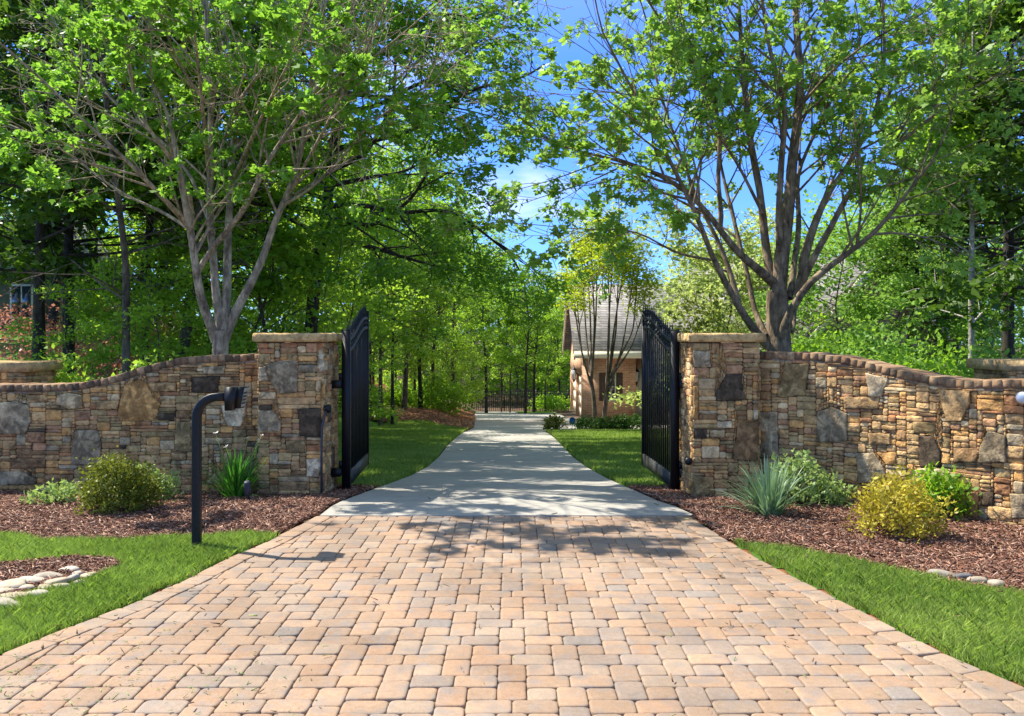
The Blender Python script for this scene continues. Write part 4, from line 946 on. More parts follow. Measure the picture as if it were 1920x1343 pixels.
lm = [
 ([(405, 640), (391, 598), (372, 556), (368, 499), (357, 431)], 12.0, .085, .06, .75),
 ([(357, 431), (340, 405), (313, 380), (268, 331), (223, 287), (160, 231), (108, 175), (56, 130)], 10.6, .05, .016, .2),
 ([(361, 425), (357, 346), (324, 301), (279, 246), (253, 201), (242, 130), (235, 60)], 11.2, .045, .016, .3),
 ([(370, 512), (391, 475), (424, 434), (450, 405), (473, 372), (488, 324), (529, 261), (570, 208), (610, 130), (633, 93), (660, 20)], 11.3, .055, .018, .3),
 ([(417, 640), (412, 600), (404, 546), (401, 473), (391, 415), (395, 354), (395, 261), (396, 186), (389, 93), (387, 19), (380, -60)], 12.7, .085, .028, .35),
 ([(420, 620), (427, 530), (427, 439), (430, 409), (434, 316), (441, 231), (443, 160), (447, 74), (450, -30)], 13.4, .08, .03, .35),
 ([(420, 640), (430, 610), (443, 577), (469, 535), (495, 484), (514, 413), (543, 361), (562, 298), (573, 242), (581, 156), (596, 93), (605, 0)], 12.6, .085, .022, .35),
 ([(535, 383), (581, 357), (611, 331), (640, 298), (700, 223), (781, 175), (826, 145)], 11.6, .028, .01, .1),
 ([(354, 430), (316, 402), (223, 361), (112, 275), (20, 235), (-60, 200)], 13.4, .03, .01, .2),
 ([(401, 440), (360, 330), (300, 260), (220, 200), (150, 120), (90, 20)], 14.2, .035, .012, .3),
 ([(430, 300), (470, 240), (500, 180), (515, 90), (520, -20)], 14.6, .035, .012, .2),
 ([(392, 200), (340, 130), (310, 60), (290, -30)], 10.8, .03, .01, .1),
 ([(440, 200), (500, 120), (560, 50), (620, -30)], 10.9, .03, .01, .1),
 ([(392, 330), (380, 200), (365, 60), (350, -70)], 9.5, .035, .01, .35), ([(440, 330), (500, 200), (560, 80), (600, -50)], 9.3, .035, .01, .35),
 ([(545, 360), (620, 220), (690, 90), (740, -30)], 9.6, .03, .01, .3), ([(575, 240), (660, 140), (760, 60), (840, -10)], 10.2, .025, .008, .2)]
def gaps(C, f, thr):      # openings through a crown, lined up along the sunlight so that flecks of sun reach the ground
    sx = C[:, 0] + .69 * C[:, 2]; sy = C[:, 1] - .32 * C[:, 2]
    p = np.sin(sx * 1.9 * f + 1.3 * np.sin(sy * 1.1 * f)) * .6 + np.sin(sy * 4.3 * f + 1.1 * np.sin(sx * 1.3 * f)) + .35 * np.sin(sx * 6.1 * f + sy * 5.2 * f)
    return p < thr
# keep leaves clear of the sunlit strip in front of the pillars
def keepL(C):
    sx = C[:, 0] + .69 * C[:, 2]; sy = C[:, 1] - .32 * C[:, 2]
    return (gaps(C, 1.3, .35) | (sy > 13) | (sy < 8.2)) & ~((sy < 7.0 + .25 * np.sin(C[:, 0] * 3)) & (C[:, 2] > 2)) & ~((sx > 1.7 + .2 * np.sin(C[:, 1] * 4)) & (sy < 9.4) & (C[:, 2] > 2))
hand_tree('maple_tree', (414, 662), 12.5, lm, spec_maple, 3, 'multi stemmed grey maple with fresh green leaves behind the left stone wall', M['bark_grey'], M['leaf_maple'],
          [(412, 655), (413, 620)], (.18, .12), .078, 7, lobes=3, droop=.35, drop=.5, keep=keepL)
rm = [
 ([(1458, 560), (1462, 500), (1470, 447), (1481, 372), (1488, 279), (1500, 186), (1500, 130), (1492, 37), (1490, -60)], 13.2, .14, .04, .35),
 ([(1452, 540), (1440, 504), (1435, 460), (1425, 354), (1407, 268), (1395, 160), (1388, 56), (1383, -40)], 13.6, .09, .028, .35),
 ([(1462, 470), (1459, 410), (1466, 279), (1477, 216), (1459, 149), (1440, 86), (1431, 19), (1425, -50)], 12.6, .07, .022, .35),
 ([(1450, 530), (1436, 518), (1410, 496), (1372, 466), (1350, 429), (1312, 380), (1270, 345), (1221, 320), (1161, 300), (1105, 290), (1040, 270)], 12.0, .085, .012, .35),
 ([(1350, 432), (1358, 400), (1343, 354), (1351, 279), (1347, 205), (1317, 141), (1287, 100), (1240, 40), (1200, -20)], 12.4, .05, .014, .2),
 ([(1440, 650), (1410, 615), (1387, 580), (1361, 530), (1331, 474), (1316, 425), (1290, 370), (1260, 310), (1220, 230), (1170, 140), (1130, 60)], 11.4, .075, .012, .4),
 ([(1385, 570), (1376, 530), (1350, 455), (1318, 400), (1290, 330), (1262, 250), (1230, 150), (1215, 50)], 13.6, .05, .014, .4),
 ([(1436, 630), (1414, 590), (1404, 522), (1391, 477), (1376, 410), (1362, 360), (1350, 300), (1330, 200)], 14.4, .06, .016, .4),
 ([(1338, 488), (1300, 482), (1260, 474), (1207, 436), (1160, 428), (1124, 432), (1060, 428)], 11.6, .028, .007, .3),
 ([(1459, 650), (1470, 612), (1492, 560), (1519, 526), (1560, 496), (1605, 466), (1650, 429), (1687, 380), (1745, 305)], 11.8, .095, .016, .45),
 ([(1495, 550), (1515, 511), (1526, 474), (1556, 436), (1578, 380), (1637, 302), (1727, 238), (1783, 186), (1876, 138)], 12.0, .07, .012, .35),
 ([(1492, 555), (1507, 507), (1515, 455), (1537, 399), (1548, 365), (1600, 298), (1645, 208), (1660, 112), (1655, 0)], 12.8, .07, .018, .35),
 ([(1480, 560), (1490, 490), (1500, 420), (1492, 330), (1541, 220), (1580, 150), (1620, 60)], 14.4, .06, .014, .35),
 ([(1480, 600), (1486, 640), (1492, 560), (1500, 480), (1530, 400), (1580, 300), (1650, 220), (1720, 150)], 14.6, .04, .012, .4),
 ([(1430, 400), (1380, 300), (1330, 230), (1270, 190), (1200, 180), (1120, 170)], 12.2, .03, .009, .2),
 ([(1500, 200), (1560, 130), (1640, 70), (1740, 20)], 11.8, .03, .01, .15)]
spec_r = dict(spec_maple); spec_r['sites'] = 2
hand_tree('maple_tree', (1462, 660), 13.0, rm, spec_r, 5, 'large spreading grey maple with sparse leaves against the sky behind the right wall', M['bark_grey2'], M['leaf_maple_r'],
          [(1462, 655), (1458, 600), (1456, 545)], (.25, .15), .082, 6.5, lobes=3, droop=.35, drop=.45)

# willow oak: dark layered crown leaning out over the left of the drive
spec_oak = dict(step=.3, crook=.15, trop=(.0, -.02, -.03, 0), max=3, sites=4, n=(1.7, 1.8, 2.2), len=(2.1, 1.1, .55), rad=(.05, .02, .01), ang=.75)
T = Tree(11, (9, 5, 3, 3), .006); ox, oy = P(578, 640, 20)[0], 20.0
root = empty('oak_tree', (ox, oy, g(ox, oy)), 'tall dark green oak with drooping layered boughs reaching over the drive', 'tree')
q, rad = T.limb([(ox - .1, oy, g(ox, oy) - .1), (ox + .1, oy, 2.5), (ox + .6, oy, 6), (ox + .9, oy + .2, 10), (ox + .8, oy, 14)], .18, .06, 0)
for k in range(40):
    z_ = 3.9 + k * .165; a = k * 2.4 + .4; L = 4.4 * (1 - .5 * (z_ - 3.6) / 11) * T.r.uniform(.8, 1.15)
    p = np.array([np.interp(z_, q[:, 2], q[:, 0]), oy, z_]); ca = math.cos(a)
    if ca > 0: L *= 1.3 if z_ < 7.5 else .95
    if math.sin(a) > .2: L *= .7
    T.grow(p, (ca, math.sin(a), .25), L, .07, 0, spec_oak)
T.finish(root, M['bark_dark'], M['leaf_oak'], .135, 19, (.2, .2, .09), droop=.2, wide=.45, up=.5, drop=.22, keep=lambda C: gaps(C, 1.0, .45))

# generic woodland trees -------------------------------------------------------
def proto(kind, seed, name, label, loc, group=None, **fk):
    """kind: tall / slim / low / ever / pale"""
    T = Tree(seed, (7, 4, 3, 3), .008); x, y, z = loc; r = T.r
    root = empty(name, loc, label, 'tree', group)
    sp = dict(step=.5, crook=.1, trop=(.02, 0, 0, 0), max=2, sites=7, n=(1.3, 1.4), len=(1.5, .8), rad=(.03, .014), ang=.8)
    if kind == 'tall':
        Ht, cb, cr, nl, rt = 12.5, 3.4, 2.8, 26, .16; bark, lf, ls, per, sg = M['bark_mid'], M['leaf_wood'], .19, 7, (.3, .3, .14)
    elif kind == 'slim':
        Ht, cb, cr, nl, rt = 11, 2.4, 1.7, 24, .085; bark, lf, ls, per, sg = M['bark_mid'], M['leaf_wood2'], .18, 6.5, (.26, .26, .13)
    elif kind == 'low':
        Ht, cb, cr, nl, rt = 6.5, .5, 2.3, 26, .06; bark, lf, ls, per, sg = M['bark_mid'], M['leaf_wood2'], .15, 10, (.26, .26, .13)
    elif kind == 'ever':
        Ht, cb, cr, nl, rt = 10.5, 3.0, 1.8, 34, .15; bark, lf, ls, per, sg = M['bark_dark'], M['leaf_dark'], .17, 11, (.22, .22, .1)
    q, rad = T.limb([(x + r.normal(0, .03), y, z - .2), (x + r.normal(0, .12), y, z + Ht * .3), (x + r.normal(0, .35), y + r.normal(0, .3), z + Ht * .65), (x + r.normal(0, .5), y, z + Ht)], rt, rt * .2, 0)
    for k in range(nl):
        t = (k + r.uniform(0, 1)) / nl; zz = z + cb + (Ht - cb) * t; prof = {'tall': math.sin(math.pi * (.15 + .8 * t)) ** .6, 'slim': math.sin(math.pi * (.15 + .8 * t)) ** .6,
            'low': math.sin(math.pi * (.25 + .72 * t)) ** .6, 'ever': 1.05 - t * .85}[kind]
        a = r.uniform(0, 6.28); p = np.array([np.interp(zz, q[:, 2], q[:, 0]), np.interp(zz, q[:, 2], q[:, 1]), zz])
        T.grow(p, (math.cos(a), math.sin(a), .45 if kind != 'ever' else .0), max(.5, cr * prof * r.uniform(.7, 1.2)), rt * .3, 0, sp)
    n = T.finish(root, bark, lf, ls, per, sg, droop=.2, up=.55, wide=.62, **fk); print(name, kind, n); return root
def copy_tree(o, loc, rz, s, label, group=None, name=None, mats=None):
    c = o.copy(); sc.collection.objects.link(c); c.location = loc; c.rotation_euler.z = rz; c.scale = (s, s, s)
    if name: c.name = name
    c['label'] = label
    if group: c['group'] = group
    for ch in list(o.children):
        d = ch.copy(); sc.collection.objects.link(d); d.parent = c
        if mats and ch.name.split('.')[0] in mats:
            d.material_slots[0].link = 'OBJECT'; d.material_slots[0].material = mats[ch.name.split('.')[0]]
    return c
def base(px, Y): x = (px - CX) * Y / F; return (x, Y, g(x, Y))
GW = 'woodland trees behind the left wall'; GD = 'trees at the far end of the drive'; GR = 'trees beyond the right wall'
tallA = proto('tall', 21, 'woodland_tree', 'stout brown trunked tree rising from the pine straw left of the drive', base(757, 35), GD); tallA.scale = (.8,) * 3
tallB = proto('tall', 22, 'woodland_tree', 'broad green tree directly behind the left maple stems', base(430, 33), GW)
tallC = proto('tall', 29, 'woodland_tree', 'dark leaning trunk behind the left wall, just left of the maple', base(325, 18), GW, drop=.88)
tallC.scale = (.9,) * 3; tallC.rotation_euler = (0, R(7), 0)
slimA = proto('slim', 23, 'slender_tree', 'slender pale trunk just right of the left gate leaf', base(712, 30), GD)
slimB = proto('slim', 24, 'slender_tree', 'slim straight grey trunk behind the lower curve of the left wall', base(232, 14.5), GW, drop=.95)
lowA = proto('low', 25, 'understory_tree', 'low bright green sapling behind the left pillar', base(505, 20), GW)
lowB = proto('low', 26, 'understory_tree', 'leafy bright sapling behind the left gate leaf', base(635, 25), GW); lowB.scale = (.8,) * 3
everA = proto('ever', 27, 'evergreen_tree', 'dark evergreen behind the left end pillar cap, leftmost trunk', base(66, 17), GW)
everB = proto('ever', 28, 'evergreen_tree', 'dark evergreen filling the right edge above the end pillar', base(1890, 17), GR)
dk = {'crown': M['leaf_wood'], 'trunk': M['bark_dark']}
def put(src, px, Y, s, label, group, mats=None, rz=None, name=None):
    return copy_tree(src, base(px, Y), rng.uniform(0, 6.28) if rz is None else rz, s, label, group, name, mats)
put(everB, 128, 18.5, 1.0, 'dark evergreen with ivy beside its trunk, second evergreen from the left', GW)
put(everA, 268, 19, .95, 'dark evergreen between the slim grey trunk and the leaning tree', GW)
put(everA, -60, 20, 1.1, 'dark evergreen at the left edge of the photo in front of the neighbour house', GW)
put(everB, -30, 26, 1.1, 'tall evergreen behind the far left of the wall in the second row', GW)
put(everB, 175, 26, 1.1, 'tall evergreen seen over the left wall between the first evergreens, second row', GW)
put(tallA, 310, 36, 1.15, 'tall green tree in the woods behind the leaning trunk', GW, dk)
put(tallA, 100, 30, 1.05, 'tall tree filling the woods at the upper left', GW, dk)
put(tallB, 560, 40, 1.1, 'tall tree behind the layered oak at left of the drive', GW)
put(tallB, 650, 46, 1.0, 'tall tree in the woods just left of the pine straw', GD)
put(tallA, -120, 34, 1.1, 'tall woodland tree beyond the left photo edge', GW, dk)
for px, Y, s, src, lb in [(735, 30.5, .85, slimA, 'thin stem in the clump between gate and stout trunk'), (693, 32, .8, slimB, 'thin leaning stem nearest the open left gate leaf'),
    (790, 36.5, .7, tallB, 'dark trunk just right of the stout brown trunk'), (812, 38.5, .65, tallA, 'dark trunk above the middle of the pine straw'), (778, 40, .85, slimB, 'thin pale stem behind the two dark trunks'),
    (850, 43, .72, tallB, 'trunk at the right end of the pine straw bank'), (912, 52, .7, tallA, 'grey brown trunk by the far fence, leftmost of three bold ones at the drive end'), (940, 55, .7, slimA, 'thin dark stem at the far fence between two trunks'),
    (957, 54, .62, slimB, 'slim stem at the far fence above the drive centre'), (985, 51, .68, tallB, 'straight black trunk beside the far fence, above the green island'), (1001, 53, .68, tallA, 'dark trunk paired with the straight black one at the drive end'),
    (1022, 56, .62, slimA, 'slim trunk left of the garage in the far woods'), (1050, 60, .62, tallB, 'trunk nearest the garage corner in the far woods'), (885, 58, .7, slimB, 'thin trunk behind the far fence at its left end')]:
    put(src, px, Y, s, lb, GD, {'trunk': M['bark_dark']})
for px, Y, s, src, lb in [(470, 20, .9, lowB, 'bushy sapling just right of the left maple base'), (575, 26, .9, lowA, 'bright sapling behind the cap of the left pillar'), (395, 22, .9, lowA, 'bright sapling seen low between the maple stems'),
    (310, 23, .8, lowB, 'small sapling behind the leaning dark trunk'), (700, 37, 1.0, lowA, 'leafy sapling behind the thin stem clump'), (850, 39, .55, lowB, 'round dark green sapling at the drive edge on the pine straw'), (640, 34, 1.1, lowB, 'tall leafy sapling beyond the left gate leaf'),
    (770, 46, 1.15, lowA, 'leafy sapling deep in the woods behind the stout trunk'), (895, 64, 1.0, lowB, 'bright leafy sapling beyond the far fence'), (970, 63, 1.05, lowA, 'bright leafy sapling beyond the far fence above the drive centre'), (1035, 66, 1.05, lowB, 'bright leafy sapling beyond the green island'),
    (830, 52, 1.1, lowB, 'leafy sapling past the end of the pine straw'), (740, 55, 1.2, lowB, 'leafy sapling farthest left in the deep woods')]:
    put(src, px, Y, s, lb, GW if Y < 30 else GD)
for px, Y, s, src, lb in [(150, 16, .42, lowB, 'thin leafed sapling behind the low left wall, between the first two evergreens'), (285, 15.5, .5, lowB, 'small light sapling right of the slim grey trunk')]:
    put(src, px, Y, s, lb, GW, {'crown': M['leaf_wood2']})
# right-hand trees
put(everA, 1965, 15, .95, 'dark evergreen at the extreme right edge of the photo', GR)
put(everA, 1704, 20, .62, 'short dark evergreen behind the dip of the right wall', GR)
put(everB, 1790, 24, 1.0, 'tall evergreen in the second row at the right', GR)
put(slimB, 1822, 16, .9, 'white barked slender tree behind the low part of the right wall', GR, {'trunk': M['bark_pale'], 'crown': M['leaf_wood']})
put(tallB, 1760, 33, .9, 'green tree in the woods at the right between evergreens', GR)
put(tallA, 1900, 30, 1.0, 'green tree in the woods at the far right', GR)
put(tallA, 1250, 60, .66, 'bright tree above the garage roof', GR, {'crown': M['leaf_wood2']}); put(tallB, 1400, 58, .7, 'green tree behind the main roof', GR, {'crown': M['leaf_wood2']})
put(tallB, 1560, 54, .72, 'green tree behind the right end of the main roof', GR); put(tallA, 1680, 46, .85, 'green tree right of the gable', GR)
put(tallB, 1160, 70, .66, 'pale topped tree left of the garage ridge', GD, {'crown': M['leaf_wood2']})
put(tallA, 940, 74, 1.05, 'tall thin topped tree against the sky at the drive end', GD, {'crown': M['leaf_wood2']}); put(tallB, 850, 64, 1.15, 'tall woodland tree left of the sky gap', GD)
put(tallB, 1010, 72, .82, 'round topped tree below the sky gap', GD)
for px, Y, s, lb in [(1590, 19, .72, 'bright drooping maple shrub tree behind the slope of the right wall'), (1665, 21, .78, 'bright green maple left of the short evergreen'), (1760, 18.5, .55, 'light green small tree behind the low right wall'), (1880, 19, .5, 'light green sapling behind the right end pillar')]:
    put(lowA if Y < 20 else lowB, px, Y, s, lb, 'bright small trees behind the right wall', {'crown': M['leaf_bright']}, name='small_maple')
for px, Y, s, lb in [(1345, 24, .88, 'pale yellow green tree behind the right gate pillar'), (1410, 25, .8, 'pale leafed tree left of the big maple trunk'), (1358, 28, .84, 'pale yellow green tree farthest back of the pale trees, before the main roof'), (1480, 24, .7, 'pale leafed tree behind the big maple trunk')]:
    put(lowB, px, Y, s, lb, 'pale yellow green trees before the house', {'crown': M['leaf_pale'], 'trunk': M['bark_mid']}, name='pale_tree')

# crape myrtle in front of the garage
T = Tree(41, (6, 4, 3, 3), .006); cx_, cy_ = P(1125, 800, 29.5)[0], 29.5; zb = g(cx_, cy_)
root = empty('crape_myrtle', (cx_, cy_, zb), 'vase shaped multi stemmed crape myrtle with yellow green leaves before the brick garage', 'tree')
sp = dict(step=.3, crook=.06, trop=(.05, .03, 0, 0), max=3, sites=3, n=(1.3, 2.0, 3), len=(1.3, .7, .3), rad=(.02, .01, .006), ang=.4)
for bx_, ends in ((1117, [(1075, 560), (1092, 520), (1110, 500), (1085, 600), (1120, 480), (1100, 470)]), (1131, [(1140, 480), (1160, 500), (1185, 540), (1205, 590), (1150, 470), (1175, 475), (1195, 520)])):
    crx = bx_ + (1110 if bx_ < 1120 else 1135) * 0
    q0, _ = T.limb([P(bx_, 806, cy_), P(bx_ + (-4 if bx_ < 1120 else 6), 740, cy_), P(bx_ + (-10 if bx_ < 1120 else 8), 705, cy_)], .09, .06, 0)
    for ex, ey in ends:
        dy = T.r.normal(0, .9); m_ = q0[int(len(q0) * T.r.uniform(.45, .999))]; e = np.array(P(ex, ey, cy_ + dy)); mid = m_ * .5 + e * .5 + np.array([(e[0] - m_[0]) * T.r.uniform(-.05, .25) + T.r.normal(0, .08), dy * .2, 0])
        q, rad = T.limb([m_, mid, e], .045, .018, 0, .03); T.children(q, rad, np.linalg.norm(e - m_), 0, sp, .7); T.grow(e, nrm(e - mid), 1.1, .015, 1, sp)
T.finish(root, M['bark_mid'], M['leaf_myrtle'], .11, 17, (.22, .22, .16), droop=.1, up=.5)

# far woodland mass
mb = MB(); n = 6500; X = rng.uniform(-75, 75, n); Yw = rng.uniform(66, 96, n); zt = np.where(X < -6, 21, np.where(X < 3, 21 - (X + 6) * 1.35, 8.0)) + np.where(X > 28, 9, 0) + rng.normal(0, 1.2, n)
zt = zt * (.75 + .25 * (Yw - 66) / 30); Z = G(X, Yw) - .3 + rng.uniform(0, 1, n) ** .85 * zt
C = np.repeat(np.column_stack([X, Yw, Z]), 26, 0); C += rng.normal(0, 1, C.shape) * [.9, .9, .45]; tn = np.clip(np.repeat(rng.uniform(0, 1, n), 26) * .6 + rng.uniform(0, .4, n * 26), 0, 1)
leaf_geo(mb, C, .42, .2, 1, tint=tn); tag(mb.build('woodland_foliage', M['leaf_wood']), 'distant mass of green woodland closing the view behind the drive and house', 'woodland', kind='stuff')

# ------------------------------------------------------------------ shrubs and bedding plants
def shrub(name, x, y, rx, ry, rz, mat, lsize, n, label, cat, seed, wood='bark_mid', clump=.07, droop=-.5, up=.2, zc=.55, group=None, wide=.5, hollow=.45, lobes=1):
    r = np.random.default_rng(seed); z = g(x, y); root = empty(name, (x, y, z), label, cat, group)
    mb = MB(); ends = []
    for k in range(16):
        a = r.uniform(0, 6.28); e = r.uniform(.3, 1.3); d = np.array([math.cos(a) * math.cos(e) * rx, math.sin(a) * math.cos(e) * ry, math.sin(e) * rz * 1.6]) * r.uniform(.7, .95)
        p0 = np.array([x + r.normal(0, .03), y + r.normal(0, .03), z - .02]); m_ = p0 + d * .5 + r.normal(0, .02, 3); mb.tube([p0, m_, p0 + d], [.008, .006, .003], 4, cap=False)
    mb.build('stems', M[wood], root, True)
    m_ = max(8, int(n / 14)); a = r.uniform(0, 6.28, m_); ct = r.uniform(-.55, 1, m_); rr = r.uniform(hollow, 1, m_) ** .5 * (1 + .16 * np.sin(3 * a + seed) + .16 * np.sin(5 * a + ct * 5 + seed) + .08 * np.sin(9 * a - ct * 7) + r.normal(0, .10, m_))
    st = np.sqrt(1 - ct ** 2); S = np.column_stack([x + np.cos(a) * st * rr * rx, y + np.sin(a) * st * rr * ry, z + rz * zc * 1.0 + ct * rr * rz * .95])
    S = S[S[:, 2] > z + .02]; C = np.repeat(S, 14, 0); C = C + r.normal(0, 1, C.shape) * clump; C = C[C[:, 2] > z + .005]
    hgt = (C[:, 2] - z) / (rz * 1.5); tint = np.clip(np.repeat(r.uniform(0, 1, len(S)), 14)[:len(C)] * .5 + r.uniform(0, .5, len(C)), 0, 1)
    mb = MB(); leaf_geo(mb, C, lsize, droop, lobes, rs=r, wide=wide, tint=tint, up=up); mb.build('foliage', mat, root); return root
x, y = ground(208, 962); shrub('conifer_shrub', x + .02, y + .1, .345, .30, .35, M['leaf_olive'], .036, 7500, 'rounded olive green conifer shrub with golden left side in the left bed', 'shrub', 51, clump=.035)
x, y = ground(318, 926); shrub('azalea_shrub', x, 9.45, .30, .2, .22, M['leaf_azalea'], .055, 1000, 'loose light green shrub between the round shrub and the keypad post', 'shrub', 52, clump=.045, up=.4)
x, y = ground(118, 942); shrub('azalea_shrub', x, y - .15, .22, .16, .13, M['leaf_azalea'], .055, 500, 'tiny sprawling light green shrub left of the round olive shrub', 'shrub', 53, clump=.045, up=.4)
x, y = ground(1690, 1010); shrub('golden_shrub', x, y + .12, .34, .32, .33, M['leaf_gold'], .042, 3300, 'bright golden yellow cypress shrub in the right bed', 'shrub', 54, clump=.04, up=.2)
x, y = ground(1780, 975); shrub('azalea_shrub', x - .05, y + .1, .30, .2, .27, M['leaf_wood'], .06, 1500, 'mid green shrub behind the golden shrub against the right wall', 'shrub', 55, clump=.05, up=.4)
x, y = ground(1505, 948); shrub('azalea_shrub', x, y + .05, .30, .22, .34, M['leaf_azalea'], .06, 1100, 'light green azalea right of the strappy blue green clump', 'shrub', 56, clump=.05, up=.4)
x, y = ground(1560, 950); shrub('azalea_shrub', x, y + .1, .18, .15, .19, M['leaf_azalea'], .055, 600, 'smaller airy azalea between the larger azalea and golden shrub', 'shrub', 57, clump=.05, up=.4)

def strappy(name, x, y, n, L, wd, mat, label, seed, spread=.9, stalks=0):
    r = np.random.default_rng(seed); z = g(x, y); root = empty(name, (x, y, z), label, 'plant'); mb = MB()
    for k in range(n):
        a = r.uniform(0, 6.28); b = r.uniform(0, .12) ; p = np.array([x + math.cos(a) * b, y + math.sin(a) * b, z - .01]); el = math.pi / 2 - abs(r.normal(0, .38)) * spread; l = L * r.uniform(.55, 1.1); m_ = 7
        d = np.array([math.cos(a) * math.cos(el), math.sin(a) * math.cos(el), math.sin(el)]); pts = [p]; bend = r.uniform(.03, .28) * spread
        for i in range(m_): d = nrm(d + np.array([math.cos(a) * .3, math.sin(a) * .3, -.6]) * bend * (i / m_)); pts.append(pts[-1] + d * l / m_)
        pts = np.array(pts); s_ = np.array([-math.sin(a), math.cos(a), 0]); w_ = wd * r.uniform(.7, 1.2) * np.array([.8, 1, 1, .95, .85, .7, .45, .08])[:, None]
        nn = nrm(np.cross(s_, d)); V = np.stack([pts - s_ * w_ / 2, pts - nn * w_ * .15, pts + s_ * w_ / 2], 1).reshape(-1, 3); i = np.arange(m_)
        q = np.concatenate([np.stack([i * 3 + j, i * 3 + 1 + j, i * 3 + 4 + j, i * 3 + 3 + j], -1) for j in (0, 1)]); tv = r.uniform(0, 1); mb.add(V, q, (tv, tv, tv))
    mb.build('leaves', mat, root)
    for k in range(stalks):
        a = r.uniform(0, 6.28); e = np.array([x + math.cos(a) * .28, y + math.sin(a) * .2, z + L * r.uniform(1.0, 1.25)]); mb = MB(); mb.tube([(x, y, z), ((x + e[0]) / 2, (y + e[1]) / 2, z + L * .65), e], [.004, .003, .003], 5)
        s_ = mb.build('stalk', M['grass'], root, True)
        mb = MB(); C = np.tile(e, (6, 1)); leaf_geo(mb, C, .03, -.4, 1, rs=r, wide=.6); mb.build('flower', M['flower'], root)
x, y = ground(484, 918); strappy('lily_clump', x, 9.72, 260, .60, .016, M['leaf_lily'], 'dense strappy green clump with small pale flowers against the left pillar', 61, 1.7, 6)
x, y = ground(1445, 968); strappy('iris_clump', x, y + .05, 210, .56, .024, M['leaf_iris'], 'strappy blue green clump of upright blades before the right pillar', 62, 1.35)

# red and green bushes behind the left wall
for k, (px, Y, rx, rz, mt, lb) in enumerate([(35, 19.5, 1.5, 1.3, 'leaf_red', 'red leaved bush behind the left end pillar cap'), (200, 20, 1.6, 1.5, 'leaf_red', 'pinkish red bush behind the dark evergreen trunks'),
        (300, 21, .9, 1.5, 'leaf_red', 'faint red bush between the slim grey trunk and the leaning tree'), (110, 12.6, .45, .95, 'leaf_wood2', 'low green bush behind the low left wall'), (285, 13, .6, 1.05, 'leaf_wood2', 'low yellow green bush behind the curve of the left wall'),
        (360, 19, 1.0, 1.1, 'leaf_wood2', 'low bright bush left of the maple base'), (1640, 15, 1.0, 1.5, 'leaf_bright', 'light green bush behind the slope of the right wall'), (1740, 14, .9, 1.3, 'leaf_wood', 'green bush behind the low right wall'), (1850, 13, .4, 1.1, 'leaf_bright', 'yellow green sprig bush left of the right end pillar cap'),
        (1545, 17, 1.1, 1.7, 'leaf_wood', 'dark green bush right of the big maple base'), (1315, 17, .8, 2.0, 'leaf_olive', 'olive bush behind the right pillar cap')]):
    x, y, z = base(px, Y); r_ = shrub('woodland_bush', x, y, rx, rx * .8, rz, M[mt], .085, 3000 if mt == 'leaf_red' else 4200, lb, 'bush', 70 + k, clump=.12, up=.4, wide=.6)
for px, lb in ((1340, 0),): pass
for k, (px, py, rx, rz) in enumerate([(1040, 808, .33, .3), (1100, 806, .42, .28), (1135, 805, .4, .26), (1163, 802, .24, .32), (1187, 806, .42, .3)]):
    x, y = ground(px, py - 1); y = min(y, 27.0); x = (px - CX) * y / F
    shrub('boxwood', x, y, rx, rx * .8, rz, M['leaf_olive' if k == 0 else 'leaf_box'], .07, 1300, ['small olive round bush at the bend of the drive', 'low clipped boxwood at the foot of the crape myrtle, left of its stems', 'low clipped boxwood just right of the crape myrtle stems',
          'small upright boxwood below the garage window', 'wide clipped boxwood nearest the right gate leaf'][k], 'bush', 90 + k, clump=.05, group='clipped bushes before the garage')
for k, (px, Y, rx, rz) in enumerate([(830, 37, 1.2, .95), (672, 33, .9, .6), (800, 42, 1.0, .8), (1030, 57, 1.3, .6), (745, 38, .8, .5)]):
    x, y, z = base(px, Y); shrub('woodland_bush', x, y, rx, rx * .8, rz, M['leaf_wood'], .13, 2600, ['dense green bush on the pine straw beside the drive', 'low green bush seen through the left gate leaf', 'green bush under the dark trunks behind the pine straw', 'low bush on the green island by the far fence', 'low bush at the foot of the stout trunk'][k], 'bush', 110 + k, clump=.15, up=.4, wide=.6)

# ------------------------------------------------------------------ house
hz = g(4, 33.5) if False else -1.72
root = empty('brick_house', (6, 34, hz), 'brick house with grey shingled roofs, shuttered window and garage wing at right of the drive', 'house')
X0, Y0, Y1 = 2.73, 33.5, 40.5; ez = .98; rz_ = 3.9; Xe = 6.2
mb = MB()   # garage wing walls
XW = 4.80
mb.box(X0, XW, Y0, Y0 + .3, hz, ez); 
mb.box(XW - .25, XW, Y0 + .3, Y0 + 1.2, hz, ez)        # return into the porch recess
